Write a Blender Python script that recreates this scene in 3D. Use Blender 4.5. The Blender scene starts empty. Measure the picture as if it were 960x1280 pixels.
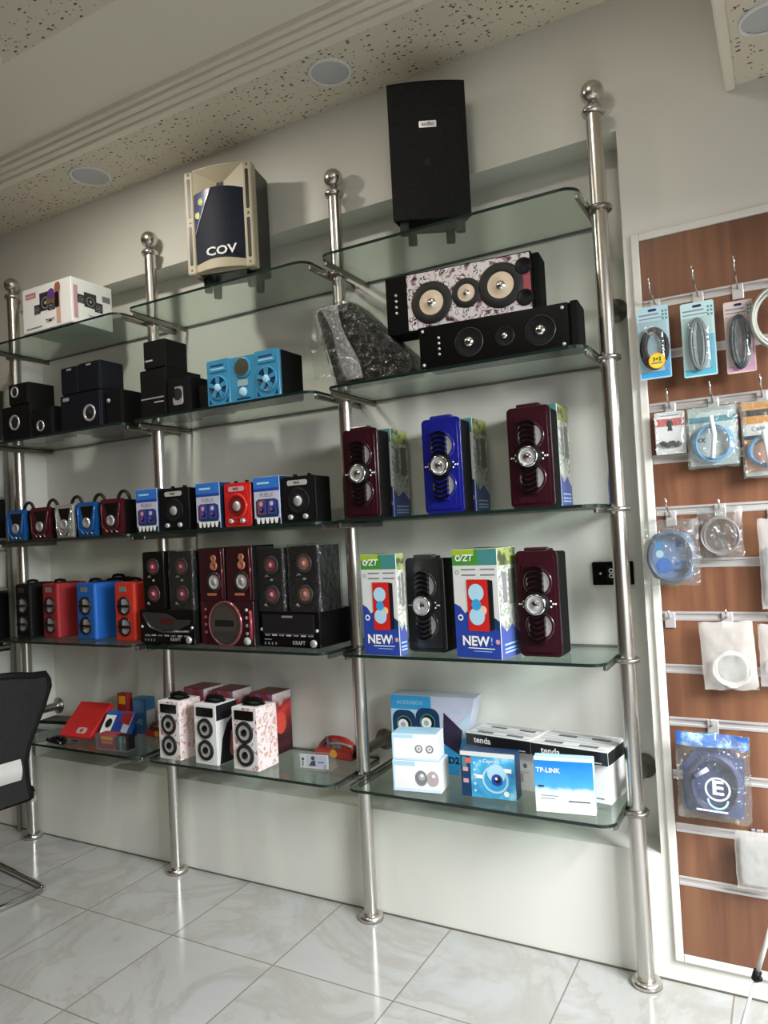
import bpy, bmesh, math, random
from mathutils import Matrix, Vector, noise
random.seed(7)
R = math.radians
scene = bpy.context.scene
COL = scene.collection

# ------------------------------------------------------------------ materials
def s2l(c):
    c /= 255.0
    return c / 12.92 if c <= 0.04045 else ((c + 0.055) / 1.055) ** 2.4
def lin(c):
    return tuple(s2l(v) for v in c) + (1.0,)
MATS = {}
def mat(name, c, rough=0.5, metal=0.0, vary=0.06, scale=14.0, bump=0.0, bscale=80.0, coat=0.0, alpha=1.0, spec=0.5):
    if name in MATS: return MATS[name]
    m = bpy.data.materials.new(name); m.use_nodes = True
    nt = m.node_tree; n = nt.nodes; l = nt.links
    b = n['Principled BSDF']
    b.inputs['Roughness'].default_value = rough
    b.inputs['Metallic'].default_value = metal
    b.inputs['Coat Weight'].default_value = coat
    b.inputs['Coat Roughness'].default_value = 0.08
    b.inputs['Alpha'].default_value = alpha; b.inputs['Specular IOR Level'].default_value = spec
    tc = n.new('ShaderNodeTexCoord')
    no = n.new('ShaderNodeTexNoise'); no.inputs['Scale'].default_value = scale; no.inputs['Detail'].default_value = 3
    l.new(tc.outputs['Object'], no.inputs['Vector'])
    mx = n.new('ShaderNodeMix'); mx.data_type = 'RGBA'
    a = lin(c)
    mx.inputs[6].default_value = tuple(min(1, v * (1 - vary)) for v in a[:3]) + (1,)
    mx.inputs[7].default_value = tuple(min(1, v * (1 + vary)) for v in a[:3]) + (1,)
    l.new(no.outputs['Fac'], mx.inputs[0]); l.new(mx.outputs[2], b.inputs['Base Color'])
    if bump:
        nb = n.new('ShaderNodeTexNoise'); nb.inputs['Scale'].default_value = bscale; nb.inputs['Detail'].default_value = 2
        l.new(tc.outputs['Object'], nb.inputs['Vector'])
        bp = n.new('ShaderNodeBump'); bp.inputs['Strength'].default_value = bump; bp.inputs['Distance'].default_value = 0.004
        l.new(nb.outputs['Fac'], bp.inputs['Height']); l.new(bp.outputs['Normal'], b.inputs['Normal'])
    MATS[name] = m
    return m

def mat_ramp(name, stops, scale, rough=0.4, kind='noise', axis=None, detail=3, coat=0.0, const=False, wig=0.0):
    """colour ramp over a procedural pattern: noise, voronoi cells, or a printed blend along one object axis"""
    if name in MATS: return MATS[name]
    m = bpy.data.materials.new(name); m.use_nodes = True
    nt = m.node_tree; n = nt.nodes; l = nt.links; b = n['Principled BSDF']
    b.inputs['Roughness'].default_value = rough; b.inputs['Coat Weight'].default_value = coat
    tc = n.new('ShaderNodeTexCoord')
    rp = n.new('ShaderNodeValToRGB')
    if const: rp.color_ramp.interpolation = 'CONSTANT'
    els = rp.color_ramp.elements
    while len(els) < len(stops): els.new(0.5)
    for e, (p, c) in zip(els, stops):
        e.position = p; e.color = lin(c)
    if kind == 'noise':
        t = n.new('ShaderNodeTexNoise'); t.inputs['Scale'].default_value = scale; t.inputs['Detail'].default_value = detail
        l.new(tc.outputs['Object'], t.inputs['Vector']); l.new(t.outputs['Fac'], rp.inputs['Fac'])
    elif kind == 'voronoi':
        t = n.new('ShaderNodeTexVoronoi'); t.inputs['Scale'].default_value = scale
        l.new(tc.outputs['Object'], t.inputs['Vector'])
        sx = n.new('ShaderNodeSeparateColor'); l.new(t.outputs['Color'], sx.inputs[0]); l.new(sx.outputs[0], rp.inputs['Fac'])
    else:
        sx = n.new('ShaderNodeSeparateXYZ'); l.new(tc.outputs['Object'], sx.inputs[0])
        mr = n.new('ShaderNodeMapRange'); mr.inputs[1].default_value = axis[1]; mr.inputs[2].default_value = axis[2]
        if wig:
            t = n.new('ShaderNodeTexNoise'); t.inputs['Scale'].default_value = scale
            l.new(tc.outputs['Object'], t.inputs['Vector'])
            ma = n.new('ShaderNodeMath'); ma.operation = 'MULTIPLY_ADD'; ma.inputs[1].default_value = wig
            l.new(t.outputs['Fac'], ma.inputs[0]); l.new(sx.outputs[axis[0]], ma.inputs[2]); l.new(ma.outputs[0], mr.inputs[0])
        else:
            l.new(sx.outputs[axis[0]], mr.inputs[0])
        l.new(mr.outputs[0], rp.inputs['Fac'])
    l.new(rp.outputs['Color'], b.inputs['Base Color'])
    MATS[name] = m
    return m

def mat_clear(name, tint=(255, 255, 255), gloss=0.16, rough=0.08, milk=0.0, bump=0.0, bscale=30.0):
    """clear film or pane: see-through, fresnel gloss, some milkiness"""
    if name in MATS: return MATS[name]
    m = bpy.data.materials.new(name); m.use_nodes = True
    nt = m.node_tree; n = nt.nodes; l = nt.links
    n.remove(n['Principled BSDF'])
    out = n['Material Output']
    tr = n.new('ShaderNodeBsdfTransparent'); tr.inputs[0].default_value = lin(tint)
    gl = n.new('ShaderNodeBsdfGlossy'); gl.inputs['Roughness'].default_value = rough
    lw = n.new('ShaderNodeLayerWeight'); lw.inputs['Blend'].default_value = 0.5
    pw = n.new('ShaderNodeMath'); pw.operation = 'POWER'; pw.inputs[1].default_value = 3.5; l.new(lw.outputs['Facing'], pw.inputs[0])
    ml = n.new('ShaderNodeMath'); ml.operation = 'MULTIPLY_ADD'; ml.inputs[1].default_value = 0.55; ml.inputs[2].default_value = gloss; l.new(pw.outputs[0], ml.inputs[0])
    m1 = n.new('ShaderNodeMixShader')
    l.new(ml.outputs[0], m1.inputs[0]); l.new(tr.outputs[0], m1.inputs[1]); l.new(gl.outputs[0], m1.inputs[2])
    last = m1
    if milk:
        df = n.new('ShaderNodeBsdfDiffuse'); df.inputs[0].default_value = lin((236, 238, 236))
        m2 = n.new('ShaderNodeMixShader'); m2.inputs[0].default_value = milk
        l.new(m1.outputs[0], m2.inputs[1]); l.new(df.outputs[0], m2.inputs[2]); last = m2
    if bump:
        tc = n.new('ShaderNodeTexCoord'); nb = n.new('ShaderNodeTexNoise'); nb.inputs['Scale'].default_value = bscale
        nb.inputs['Detail'].default_value = 3; nb.inputs['Distortion'].default_value = 1.2
        l.new(tc.outputs['Object'], nb.inputs['Vector'])
        bp = n.new('ShaderNodeBump'); bp.inputs['Strength'].default_value = bump; bp.inputs['Distance'].default_value = 0.02
        l.new(nb.outputs['Fac'], bp.inputs['Height']); l.new(bp.outputs['Normal'], gl.inputs['Normal']); l.new(bp.outputs['Normal'], lw.inputs['Normal'])
    l.new(last.outputs[0], out.inputs['Surface'])
    MATS[name] = m
    return m

# ------------------------------------------------------------------ mesh builder
def FRONT(y=0.0, x=0.0, z=0.0):  return Matrix(((1,0,0,x),(0,0,-1,y),(0,1,0,z),(0,0,0,1)))     # u=x v=z n=-y
def RIGHT(x=0.0, y=0.0, z=0.0):  return Matrix(((0,0,1,x),(1,0,0,y),(0,1,0,z),(0,0,0,1)))      # u=y v=z n=+x
def LEFT(x=0.0, y=0.0, z=0.0):   return Matrix(((0,0,-1,x),(-1,0,0,y),(0,1,0,z),(0,0,0,1)))    # u=-y v=z n=-x
def TOP(z=0.0, x=0.0, y=0.0):    return Matrix.Translation((x, y, z))
def AXIS(p, q):
    """frame whose z runs from p to q"""
    p = Vector(p); d = (Vector(q) - p).normalized()
    r = d.to_track_quat('Z', 'Y').to_matrix().to_4x4(); r.translation = p
    return r
LY = 0.0005
_txt = {}
class MB:
    def __init__(s): s.bm = bmesh.new(); s.mats = []; s.M = Matrix()
    def at(s, M): s.M = M; return s
    def mi(s, m):
        if m not in s.mats: s.mats.append(m)
        return s.mats.index(m)
    def verts(s, pts): return [s.bm.verts.new(s.M @ Vector(p)) for p in pts]
    def face(s, vs, i, smooth=False):
        try: f = s.bm.faces.new(vs)
        except ValueError: return None
        f.material_index = i; f.smooth = smooth; return f
    def absorb(s, t, m, smooth=False):
        i = s.mi(m); t.verts.index_update(); vs = s.verts([v.co for v in t.verts])
        for f in t.faces: s.face([vs[v.index] for v in f.verts], i, smooth)
        t.free(); return s
    def box(s, x0, x1, y0, y1, z0, z1, m, bev=0.0, seg=2, vert_only=False):
        t = bmesh.new()
        p = [t.verts.new((x, y, z)) for x in (x0, x1) for y in (y0, y1) for z in (z0, z1)]
        for q in ((0,1,3,2),(4,6,7,5),(0,4,5,1),(2,3,7,6),(0,2,6,4),(1,5,7,3)): t.faces.new([p[k] for k in q])
        if bev:
            es = t.edges[:]
            if vert_only: es = [e for e in es if abs(e.verts[0].co.z - e.verts[1].co.z) > 1e-6 and (e.verts[0].co.xy - e.verts[1].co.xy).length < 1e-6]
            bmesh.ops.bevel(t, geom=es, offset=bev, segments=seg, profile=0.5, affect='EDGES')
        return s.absorb(t, m)
    def prism(s, pts, z0, z1, m, smooth_side=False, cap0=True, m_side=None):
        i = s.mi(m); j = s.mi(m_side) if m_side else i
        a = s.verts([(x, y, z0) for x, y in pts]); b = s.verts([(x, y, z1) for x, y in pts])
        n = len(pts)
        for k in range(n): s.face([a[k], a[(k+1)%n], b[(k+1)%n], b[k]], j, smooth_side)
        s.face(b, i)
        if cap0: s.face(a[::-1], i)
        return s
    def rr(s, x0, x1, y0, y1, r, n=5):
        out = []
        for cx, cy, a0 in ((x1-r, y0+r, -90), (x1-r, y1-r, 0), (x0+r, y1-r, 90), (x0+r, y0+r, 180)):
            for k in range(n+1):
                a = R(a0 + 90*k/n); out.append((cx + r*math.cos(a), cy + r*math.sin(a)))
        return out
    def rbox(s, x0, x1, y0, y1, r, z0, z1, m, m_side=None, n=5): return s.prism(s.rr(x0, x1, y0, y1, r, n), z0, z1, m, True, True, m_side)
    def poly(s, pts, m, layer=1):
        s.face(s.verts([(x, y, layer*LY) for x, y in pts]), s.mi(m)); return s
    def quad(s, x0, x1, y0, y1, m, layer=1): return s.poly([(x0,y0),(x1,y0),(x1,y1),(x0,y1)], m, layer)
    def disc(s, cx, cy, r, m, layer=1, seg=20, ry=None):
        return s.poly([(cx + r*math.cos(2*math.pi*k/seg), cy + (ry or r)*math.sin(2*math.pi*k/seg)) for k in range(seg)], m, layer)
    def ring(s, cx, cy, r0, r1, m, layer=1, seg=24, a0=0, a1=360):
        i = s.mi(m); full = abs(a1-a0) >= 360
        n = seg if full else seg+1
        A = [R(a0 + (a1-a0)*k/seg) for k in range(n)]
        a = s.verts([(cx+r0*math.cos(t), cy+r0*math.sin(t), layer*LY) for t in A])
        b = s.verts([(cx+r1*math.cos(t), cy+r1*math.sin(t), layer*LY) for t in A])
        for k in range(seg): s.face([a[k], b[k], b[(k+1)%n], a[(k+1)%n]], i)
        return s
    def lathe(s, prof, m, cx=0, cy=0, seg=24, ms=None, smooth=True, close=False):
        """profile of (radius, height) turned about the frame's z through (cx, cy)"""
        rings = []
        for r, h in prof:
            if r < 1e-6: rings.append(s.verts([(cx, cy, h)]))
            else: rings.append(s.verts([(cx+r*math.cos(2*math.pi*k/seg), cy+r*math.sin(2*math.pi*k/seg), h) for k in range(seg)]))
        for q in range(len(prof)-1):
            i = s.mi(ms[q] if ms else m); a, b = rings[q], rings[q+1]
            for k in range(seg):
                k2 = (k+1) % seg
                if len(a) == 1 and len(b) == 1: continue
                if len(a) == 1: s.face([a[0], b[k], b[k2]], i, smooth)
                elif len(b) == 1: s.face([a[k], b[0], a[k2]], i, smooth)
                else: s.face([a[k], b[k], b[k2], a[k2]], i, smooth)
        return s
    def cyl(s, p, q, r, m, seg=20, r2=None):
        old = s.M; L = (Vector(q)-Vector(p)).length; s.M = old @ AXIS(p, q); r2 = r if r2 is None else r2
        i = s.mi(m)
        a = s.verts([(r*math.cos(2*math.pi*k/seg), r*math.sin(2*math.pi*k/seg), 0) for k in range(seg)])
        b = s.verts([(r2*math.cos(2*math.pi*k/seg), r2*math.sin(2*math.pi*k/seg), L) for k in range(seg)])
        for k in range(seg): s.face([a[k], a[(k+1)%seg], b[(k+1)%seg], b[k]], i, True)
        s.face(b, i); s.face(a[::-1], i); s.M = old
        return s
    def tube(s, pts, r, m, seg=8, closed=False, cap=True):
        pts = [Vector(p) for p in pts]; n = len(pts); i = s.mi(m); rings = []; up = None
        for k in range(n):
            a = pts[(k-1) % n] if (closed or k) else pts[k]; b = pts[(k+1) % n] if (closed or k < n-1) else pts[k]
            d = (b-a).normalized()
            if up is None: up = Vector((0,0,1)) if abs(d.z) < 0.9 else Vector((1,0,0))
            x = up.cross(d); x = x.normalized() if x.length > 1e-6 else Vector((1,0,0)).cross(d).normalized()
            up = d.cross(x)
            rings.append(s.verts([pts[k] + r*(math.cos(2*math.pi*j/seg)*x + math.sin(2*math.pi*j/seg)*up) for j in range(seg)]))
        for k in range(n if closed else n-1):
            a, b = rings[k], rings[(k+1) % n]
            for j in range(seg): s.face([a[j], a[(j+1)%seg], b[(j+1)%seg], b[j]], i, True)
        if cap and not closed: s.face(rings[0][::-1], i); s.face(rings[-1], i)
        return s
    def ball(s, c, r, m, seg=16, rz=None, rings=10):
        rz = rz or r; old = s.M; s.M = old @ Matrix.Translation(c)
        s.lathe([(r*math.sin(math.pi*k/rings), -rz*math.cos(math.pi*k/rings)) for k in range(rings+1)], m, seg=seg); s.M = old
        return s
    def text(s, body, size, cx, cy, m, layer=2, bold=0.0, sx=1.0, shear=0.0, align='CENTER'):
        key = (body, bold, shear, align)
        if key not in _txt:
            cu = bpy.data.curves.new('lettering', 'FONT'); cu.body = body; cu.size = 1.0; cu.resolution_u = 2
            cu.align_x = align; cu.align_y = 'CENTER'; cu.offset = bold; cu.shear = shear
            o = bpy.data.objects.new('lettering', cu); COL.objects.link(o)
            me = bpy.data.meshes.new_from_object(o.evaluated_get(bpy.context.evaluated_depsgraph_get()))
            _txt[key] = ([v.co.copy() for v in me.vertices], [tuple(p.vertices) for p in me.polygons])
            bpy.data.objects.remove(o); bpy.data.curves.remove(cu); bpy.data.meshes.remove(me)
        vs, fs = _txt[key]; i = s.mi(m)
        q = s.verts([(cx + v.x*size*sx, cy + v.y*size, layer*LY) for v in vs])
        for f in fs: s.face([q[k] for k in f], i)
        return s
    def sheet(s, f, nu, nv, m, closed_u=False, smooth=True):
        i = s.mi(m)
        g = [s.verts([f(u/nu, v/nv) for u in range(nu + (0 if closed_u else 1))]) for v in range(nv+1)]
        w = len(g[0])
        for v in range(nv):
            for u in range(nu): s.face([g[v][u], g[v][(u+1)%w], g[v+1][(u+1)%w], g[v+1][u]], i, smooth)
        return s
    def build(s, name, parent=None, label=None):
        me = bpy.data.meshes.new(name); bmesh.ops.recalc_face_normals(s.bm, faces=s.bm.faces[:]) if False else None
        s.bm.to_mesh(me); s.bm.free()
        for m in s.mats: me.materials.append(m)
        o = bpy.data.objects.new(name, me); COL.objects.link(o)
        if parent is not None: o.parent = parent
        if label: o['label'] = label
        return o

def tag(o, label, cat, group=None):
    o['label'] = label; o['category'] = cat
    if group: o['group'] = group
    return o
def thing(name, label, cat, loc, yaw=0.0, group=None):
    o = bpy.data.objects.new(name, None); o.empty_display_size = 0.05; COL.objects.link(o)
    o.location = loc; o.rotation_euler = (0, 0, R(yaw))
    return tag(o, label, cat, group)
def place(o, loc, yaw=0.0):
    o.location = loc; o.rotation_euler = (0, 0, R(yaw)); return o
def struct(o):
    o['kind'] = 'structure'; return o

# ------------------------------------------------------------------ palette
black   = mat('black_plastic', (13, 13, 14), 0.55, spec=.2, bump=0.1, bscale=300)
matte   = mat('matte_black_vinyl', (12, 12, 12), 0.85, spec=.14, bump=0.2, bscale=400)
gloss   = mat('gloss_black', (8, 8, 9), 0.16, spec=.4)
navy    = mat('navy_black_plastic', (13, 17, 26), 0.45, spec=.3)
grille  = mat_ramp('black_grille_mesh', [(0.3, (6,6,6)), (0.6, (20,20,21))], 260, 0.95, 'voronoi')
chrome  = mat('chrome', (215, 215, 215), 0.12, 1.0, vary=0.02)
steel   = mat('polished_steel', (206, 202, 196), 0.27, 1.0, vary=0.03)
dsteel  = mat('dull_steel', (150, 145, 138), 0.32, 1.0, vary=0.05)
alu     = mat('aluminium', (205, 200, 198), 0.4, 0.6, vary=0.03)
white   = mat('white_card', (232, 232, 230), 0.45)
paper   = mat('grey_white_card', (205, 206, 204), 0.5)
silver  = mat('silver_paint', (196, 196, 198), 0.3, 0.6)
lgrey   = mat('light_grey_cone', (168, 166, 164), 0.5)
dgrey   = mat('dark_grey_plastic', (46, 46, 48), 0.4)
cream   = mat('cream_cone', (206, 186, 160), 0.4)
burg    = mat('burgundy_gloss', (46, 15, 23), 0.22, coat=0.3)
burgm   = mat('burgundy_metallic', (84, 28, 38), 0.25, 0.35, coat=0.4)
bblue   = mat('royal_blue_gloss', (22, 27, 118), 0.24, coat=0.3)
grey_g  = mat('charcoal_gloss', (44, 45, 47), 0.25, coat=0.3)
skyblue = mat('sky_blue_plastic', (62, 138, 178), 0.3, coat=0.2)
dkblue  = mat('deep_blue_plastic', (22, 52, 88), 0.35)
bluem   = mat('blue_metallic', (30, 96, 168), 0.25, 0.3, coat=0.4)
red     = mat('bright_red', (196, 34, 30), 0.35, coat=0.2)
dred    = mat('dark_red_cloth', (146, 30, 34), 0.6)
orange  = mat('orange_red_cloth', (196, 48, 28), 0.55)
pblue   = mat('poster_blue', (24, 92, 176), 0.5)
sblue   = mat('print_sky_blue', (52, 150, 205), 0.4)
cblue   = mat('print_cobalt', (36, 62, 150), 0.4)
lblue   = mat('print_pale_blue', (168, 206, 226), 0.4)
green   = mat('print_green', (64, 138, 48), 0.4)
lime    = mat('print_lime', (150, 178, 50), 0.4)
teal    = mat('print_teal', (66, 128, 128), 0.4)
purple  = mat('print_purple', (96, 60, 128), 0.4)
pink    = mat('print_pink', (196, 150, 160), 0.45)
yellow  = mat('print_yellow', (222, 196, 50), 0.4)
amber   = mat('print_amber', (236, 160, 44), 0.4)
lilac   = mat('print_lilac', (186, 186, 206), 0.4)
ink     = mat('print_black', (20, 20, 24), 0.4)
inkgrey = mat('print_grey', (120, 122, 126), 0.45)
rose    = mat('rose_metal', (150, 60, 70), 0.3, 0.3)
copper  = mat('copper_cone', (176, 110, 86), 0.35, 0.3)
rubber  = mat('rubber', (18, 18, 18), 0.65)
glass_f = mat_clear('shelf_glass', (238, 246, 242), 0.03, 0.03)
glass_e = mat('glass_edge', (20, 36, 32), 0.15)
film    = mat_clear('clear_plastic_film', (240, 242, 240), 0.07, 0.12, 0.05, 0.7, 34)
wrapdark = mat_clear('crinkled_wrap', (242, 244, 242), 0.05, 0.2, 0.0, 0.9, 30)
blister = mat_clear('clear_blister', (245, 246, 246), 0.06, 0.06, 0.05, 0.2, 30)
wrap    = mat_clear('thin_wrap', (240, 242, 242), 0.05, 0.16, 0.012, 0.6, 30)
frost   = mat('frosted_bag', (208, 204, 198), 0.32, bump=0.6, bscale=26, alpha=0.42)
frost2  = mat('thin_frosted_bag', (214, 212, 208), 0.28, bump=0.7, bscale=24, alpha=0.34)

# ------------------------------------------------------------------ the setting
WY, NB = 0.046, 0.158                    # wall face, back of the niche
CZ = 2.77
wallm = mat('cream_wall_paint', (223, 221, 213), 0.55, vary=0.03, scale=2.0, bump=0.05, bscale=60)
ceilm = mat('white_gypsum', (236, 230, 214), 0.5, vary=0.03, scale=2.0)

def speckle_mat():
    m = bpy.data.materials.new('speckled_gypsum'); m.use_nodes = True
    nt = m.node_tree; n = nt.nodes; l = nt.links; b = n['Principled BSDF']; b.inputs['Roughness'].default_value = 0.45
    tc = n.new('ShaderNodeTexCoord')
    def flakes(scale, thr, prob, stretch):
        mp = n.new('ShaderNodeMapping'); mp.inputs['Scale'].default_value = stretch; l.new(tc.outputs['Object'], mp.inputs[0])
        v = n.new('ShaderNodeTexVoronoi'); v.inputs['Scale'].default_value = scale; l.new(mp.outputs[0], v.inputs['Vector'])
        a = n.new('ShaderNodeMath'); a.operation = 'LESS_THAN'; a.inputs[1].default_value = thr; l.new(v.outputs['Distance'], a.inputs[0])
        sc = n.new('ShaderNodeSeparateColor'); l.new(v.outputs['Color'], sc.inputs[0])
        g = n.new('ShaderNodeMath'); g.operation = 'GREATER_THAN'; g.inputs[1].default_value = prob; l.new(sc.outputs[0], g.inputs[0])
        mu = n.new('ShaderNodeMath'); mu.operation = 'MULTIPLY'; l.new(a.outputs[0], mu.inputs[0]); l.new(g.outputs[0], mu.inputs[1])
        rp = n.new('ShaderNodeValToRGB'); rp.color_ramp.interpolation = 'CONSTANT'
        els = rp.color_ramp.elements
        for _ in range(3): els.new(0.5)
        for e, (p, c) in zip(els, [(0, (52, 48, 44)), (0.3, (120, 70, 58)), (0.5, (70, 64, 56)), (0.72, (140, 62, 54)), (0.86, (96, 84, 70))]):
            e.position = p; e.color = lin(c)
        l.new(sc.outputs[1], rp.inputs[0]); return mu, rp
    base = lin((222, 214, 194))
    prev = None
    for args in ((42, 0.27, 0.66, (1.0, 1.9, 1)), (70, 0.25, 0.74, (1.8, 1.0, 1))):
        mu, rp = flakes(*args)
        mx = n.new('ShaderNodeMix'); mx.data_type = 'RGBA'; l.new(mu.outputs[0], mx.inputs[0])
        if prev: l.new(prev.outputs[2], mx.inputs[6])
        else: mx.inputs[6].default_value = base
        l.new(rp.outputs[0], mx.inputs[7]); prev = mx
    l.new(prev.outputs[2], b.inputs['Base Color'])
    return m
speck = speckle_mat()

def floor_mat():
    m = bpy.data.materials.new('marble_floor_tiles'); m.use_nodes = True
    nt = m.node_tree; n = nt.nodes; l = nt.links; b = n['Principled BSDF']
    tc = n.new('ShaderNodeTexCoord'); sx = n.new('ShaderNodeSeparateXYZ'); l.new(tc.outputs['Object'], sx.inputs[0])
    T = 0.4098
    def math_(op, a, bb=None, c=None):
        k = n.new('ShaderNodeMath'); k.operation = op
        for i, v in enumerate((a, bb, c)):
            if v is None: continue
            if isinstance(v, (int, float)): k.inputs[i].default_value = v
            else: l.new(v, k.inputs[i])
        return k.outputs[0]
    masks = []; ids = []
    for out, off in ((sx.outputs[0], 1.8347), (sx.outputs[1], 0.3488)):
        t = math_('DIVIDE', math_('ADD', out, off + 20*T), T)
        ids.append(math_('FLOOR', t)); f = math_('FRACT', t)
        d = math_('MINIMUM', f, math_('SUBTRACT', 1.0, f))
        masks.append(math_('LESS_THAN', d, 0.0055))
    grout = math_('MAXIMUM', masks[0], masks[1])
    cid = n.new('ShaderNodeCombineXYZ'); l.new(ids[0], cid.inputs[0]); l.new(ids[1], cid.inputs[1])
    wn = n.new('ShaderNodeTexWhiteNoise'); l.new(cid.outputs[0], wn.inputs[0])
    va = n.new('ShaderNodeVectorMath'); va.operation = 'MULTIPLY_ADD'; va.inputs[1].default_value = (9, 9, 9)
    l.new(wn.outputs['Color'], va.inputs[0]); l.new(tc.outputs['Object'], va.inputs[2])
    no = n.new('ShaderNodeTexNoise'); no.inputs['Scale'].default_value = 2.2; no.inputs['Detail'].default_value = 8; no.inputs['Roughness'].default_value = .62; no.inputs['Distortion'].default_value = 1.1
    l.new(va.outputs[0], no.inputs['Vector'])
    rp = n.new('ShaderNodeValToRGB'); els = rp.color_ramp.elements; els.new(0.5); els.new(0.5)
    for e, (p, c) in zip(els, [(0.40, (168, 168, 168)), (0.50, (156, 154, 148)), (0.53, (165, 164, 161)), (0.75, (170, 170, 171))]):
        e.position = p; e.color = lin(c)
    l.new(no.outputs['Fac'], rp.inputs[0])
    mx = n.new('ShaderNodeMix'); mx.data_type = 'RGBA'; l.new(grout, mx.inputs[0]); l.new(rp.outputs[0], mx.inputs[6])
    mx.inputs[7].default_value = lin((122, 116, 104)); l.new(mx.outputs[2], b.inputs['Base Color'])
    b.inputs['Roughness'].default_value = 0.13
    bp = n.new('ShaderNodeBump'); bp.inputs['Strength'].default_value = 0.3; bp.inputs['Distance'].default_value = -0.002
    l.new(grout, bp.inputs['Height']); l.new(bp.outputs['Normal'], b.inputs['Normal'])
    return m

XL, XR, YR = -3.1, 1.12, -4.6
struct(MB().box(XL, XR, YR, NB, -0.08, 0, floor_mat()).build('floor'))
# the shelf wall with its shallow recess
w = MB()
w.box(XL, XR, NB, NB+0.1, -0.08, 3.0, wallm)
w.box(XL, XR, WY, NB, 0, 0.345, wallm); w.box(XL, XR, WY, NB, 2.39, 3.0, wallm)
w.box(XL, -2.645, WY, NB, 0.345, 2.39, wallm); w.box(0.051, XR, WY, NB, 0.345, 2.39, wallm)
struct(w.build('wall_back'))
darkw = mat('brown_display_wall', (96, 74, 60), 0.5, vary=.1)
struct(MB().box(XL-0.1, XL, YR, NB, -0.08, 3.0, darkw).build('wall_left'))
w = MB()                                                # street side with a wide doorway
DY0, DY1, DZ = -2.2, -0.3, 1.95
w.box(XR, XR+0.12, YR, DY0, -0.08, 3.0, wallm); w.box(XR, XR+0.12, DY1, NB, -0.08, 3.0, wallm); w.box(XR, XR+0.12, DY0, DY1, DZ, 3.0, wallm)
struct(w.build('wall_right'))
struct(MB().box(XL, XR, YR-0.1, YR, -0.08, 3.0, darkw).build('wall_front'))
f = MB()
f.box(XR+0.02, XR+0.1, DY0-0.05, DY0, 0, DZ, alu); f.box(XR+0.02, XR+0.1, DY1, DY1+0.05, 0, DZ, alu); f.box(XR+0.02, XR+0.1, DY0-0.05, DY1+0.05, DZ, DZ+0.05, alu)
struct(f.build('door_1'))
# ceiling: plain slab, speckled border panel, moulded edge, plain channel, speckled centre panel
c = MB(); c.box(XL, XR, YR, NB, 2.86, 2.95, ceilm); struct(c.build('ceiling'))
c = MB(); c.box(XL, XR, -0.235, WY, CZ, 2.86, speck); struct(c.build('trim_1'))
c = MB()
for y0, y1, z in ((-0.265, -0.235, CZ-0.007), (-0.29, -0.265, CZ+0.003), (-0.315, -0.29, CZ+0.012), (-0.335, -0.315, CZ+0.024)): c.box(XL, XR, y0, y1, z, 2.86, ceilm, 0.004)
struct(c.build('trim_2'))
c = MB(); c.box(XL, XR, -0.70, -0.335, 2.815, 2.86, ceilm); struct(c.build('trim_3'))
c = MB(); c.box(XL, -0.98, YR, -0.70, CZ+0.006, 2.86, speck, 0.004); c.box(-0.98, XR, YR, -0.70, CZ+0.012, 2.86, ceilm, 0.004); struct(c.build('trim_4'))
c = MB(); c.box(0.362, XR, YR, WY, 2.414, 2.86, speck); c.box(0.335, 0.362, YR, WY, 2.402, 2.86, ceilm, 0.006); struct(c.build('trim_5'))

def downlight(x, y, z, r, lit, label):
    t = thing('ceiling_light', label, 'ceiling light', (x, y, z), 0, 'round lights set in the ceiling')
    MB().lathe([(r*0.86, -0.003), (r*0.9, -0.008), (r, -0.006), (r, 0.0)], white, seg=40).build('bezel', t)
    if 'lens_off' not in MATS:
        mat('lens_off', (190, 194, 194), 0.3)
        m = mat('lens_lit', (255, 255, 255), 0.3); b = m.node_tree.nodes['Principled BSDF']
        b.inputs['Emission Color'].default_value = (1, 0.97, 0.92, 1); b.inputs['Emission Strength'].default_value = 9
    MB().lathe([(0, -0.002), (r*0.86, -0.002)], MATS['lens_lit' if lit else 'lens_off'], seg=40).build('diffuser', t)
downlight(-0.79, -0.125, CZ, 0.07, False, 'unlit round ceiling light above the tall black loudspeaker')
downlight(-1.95, -0.105, CZ, 0.08, False, 'unlit round ceiling light left of the loudspeaker lettered COV')
downlight(-1.63, -0.765, CZ+0.006, 0.06, True, 'lit round ceiling light at the left edge of the photo')
downlight(0.44, -0.21, 2.414, 0.06, False, 'round light in the lowered ceiling corner at the upper right')

struct(MB().box(XL, XR, WY-.004, WY, 0.0003, 0.004, mat('dark_floor_joint', (92, 86, 76), .8, vary=.4, scale=5)).build('trim_6'))
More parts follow.
